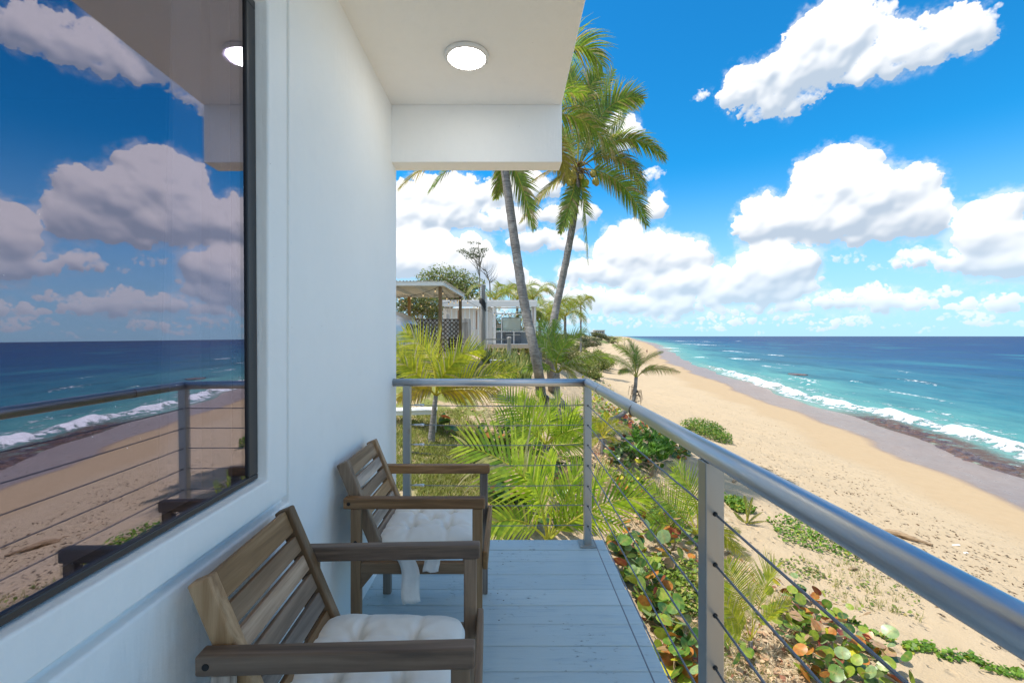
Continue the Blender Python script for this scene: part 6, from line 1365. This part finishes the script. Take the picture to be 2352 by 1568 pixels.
    # flat roofed house far along the coast
    d = 330; b = wp(1378, 0, d); g = gz(b.x, d); root = thing('distant_house', 'pale flat roofed house far along the coast above the dunes', 'house', (b.x, d, g)); top = wp(0, 759, d).z - g; wm = m_plain('far_white_wall', (.62, .63, .64), .8, var=.05); w = 22 / F * d
    MB().box(-w * .5, w * .5, 0, 8, -2, top).build('wall', wm, root); MB().box(-w * .62, w * .55, -1.2, 9, top, top + .35).build('roof', m_plain('far_roof', (.50, .42, .34), .8), root)
    for k in range(4): MB().box(-w * .42 + k * w * .22, -w * .42 + k * w * .22 + w * .14, -.06, .0, top - 1.9, top - .5).build('window', m_plain('far_window', (.10, .14, .17), .2), root)
build_background()

# ------------------------------------------------------------------ walkers far down the beach
def person(label, px, py, h, seed, skin, top, low):
    b = gp(px, py); root = thing('person', label, 'person', b, None, random.Random(seed).uniform(0, 3)); s = h / 1.72
    J = {'pel': (0, 0, .95), 'chest': (0, .01, 1.28), 'neck': (0, 0, 1.46), 'head': (0, -.01, 1.60), 'crown': (0, 0, 1.70), 'ls': (-.17, 0, 1.40), 'le': (-.24, .02, 1.13), 'lh': (-.23, -.08, .88), 'rs': (.17, 0, 1.40), 're': (.23, .05, 1.14), 'rh': (.24, .02, .88), 'lhip': (-.09, 0, .90), 'lk': (-.10, -.12, .50), 'la': (-.10, -.06, .08), 'lt': (-.10, -.20, .03), 'rhip': (.09, 0, .90), 'rk': (.10, .05, .50), 'ra': (.10, .22, .10), 'rt': (.10, .12, .03)}
    E = [('pel', 'chest'), ('chest', 'neck'), ('neck', 'head'), ('head', 'crown'), ('chest', 'ls'), ('ls', 'le'), ('le', 'lh'), ('chest', 'rs'), ('rs', 're'), ('re', 'rh'), ('pel', 'lhip'), ('lhip', 'lk'), ('lk', 'la'), ('la', 'lt'), ('pel', 'rhip'), ('rhip', 'rk'), ('rk', 'ra'), ('ra', 'rt')]
    rad = {'pel': .14, 'chest': .14, 'neck': .055, 'head': .10, 'crown': .07, 'ls': .06, 'le': .045, 'lh': .035, 'rs': .06, 're': .045, 'rh': .035, 'lhip': .09, 'lk': .06, 'la': .04, 'lt': .035, 'rhip': .09, 'rk': .06, 'ra': .04, 'rt': .035}
    ks = list(J); me = bpy.data.meshes.new('body'); me.from_pydata([tuple(c * s for c in J[k]) for k in ks], [(ks.index(a), ks.index(b2)) for a, b2 in E], []); o = bpy.data.objects.new('body', me); link(o, root)
    sk = o.modifiers.new('skin', 'SKIN'); o.modifiers.new('sub', 'SUBSURF').levels = 1; o.modifiers['sub'].render_levels = 1
    if not me.skin_vertices: me.attributes.new
    for i, k in enumerate(ks):
        if me.skin_vertices: me.skin_vertices[0].data[i].radius = (rad[k] * s, rad[k] * s)
    if me.skin_vertices: me.skin_vertices[0].data[0].use_root = True
    t = NT('walker_clothes'); z = t.n('ShaderNodeSeparateXYZ'); t.L.new(t.tc.outputs['Object'], z.inputs[0])
    c = t.mix(t.mr(z.outputs[2], .60 * s, .62 * s, smooth=False), skin, low); c = t.mix(t.mr(z.outputs[2], .97 * s, .99 * s, smooth=False), c, top); c = t.mix(t.mr(z.outputs[2], 1.43 * s, 1.45 * s, smooth=False), c, skin); c = t.mix(t.mr(z.outputs[2], 1.62 * s, 1.64 * s, smooth=False), c, (.03, .02, .015)); t.P(Base_Color=c, Roughness=.8); me.materials.append(t.m)
person('walker in dark shorts strolling along the wet sand', 1486, 813, 1.75, 1, (.30, .16, .10), (.26, .14, .09), (.03, .03, .05))
person('farther walker in pale shirt near the distant headland', 1458, 786, 1.70, 2, (.30, .17, .11), (.5, .5, .5), (.05, .05, .08))
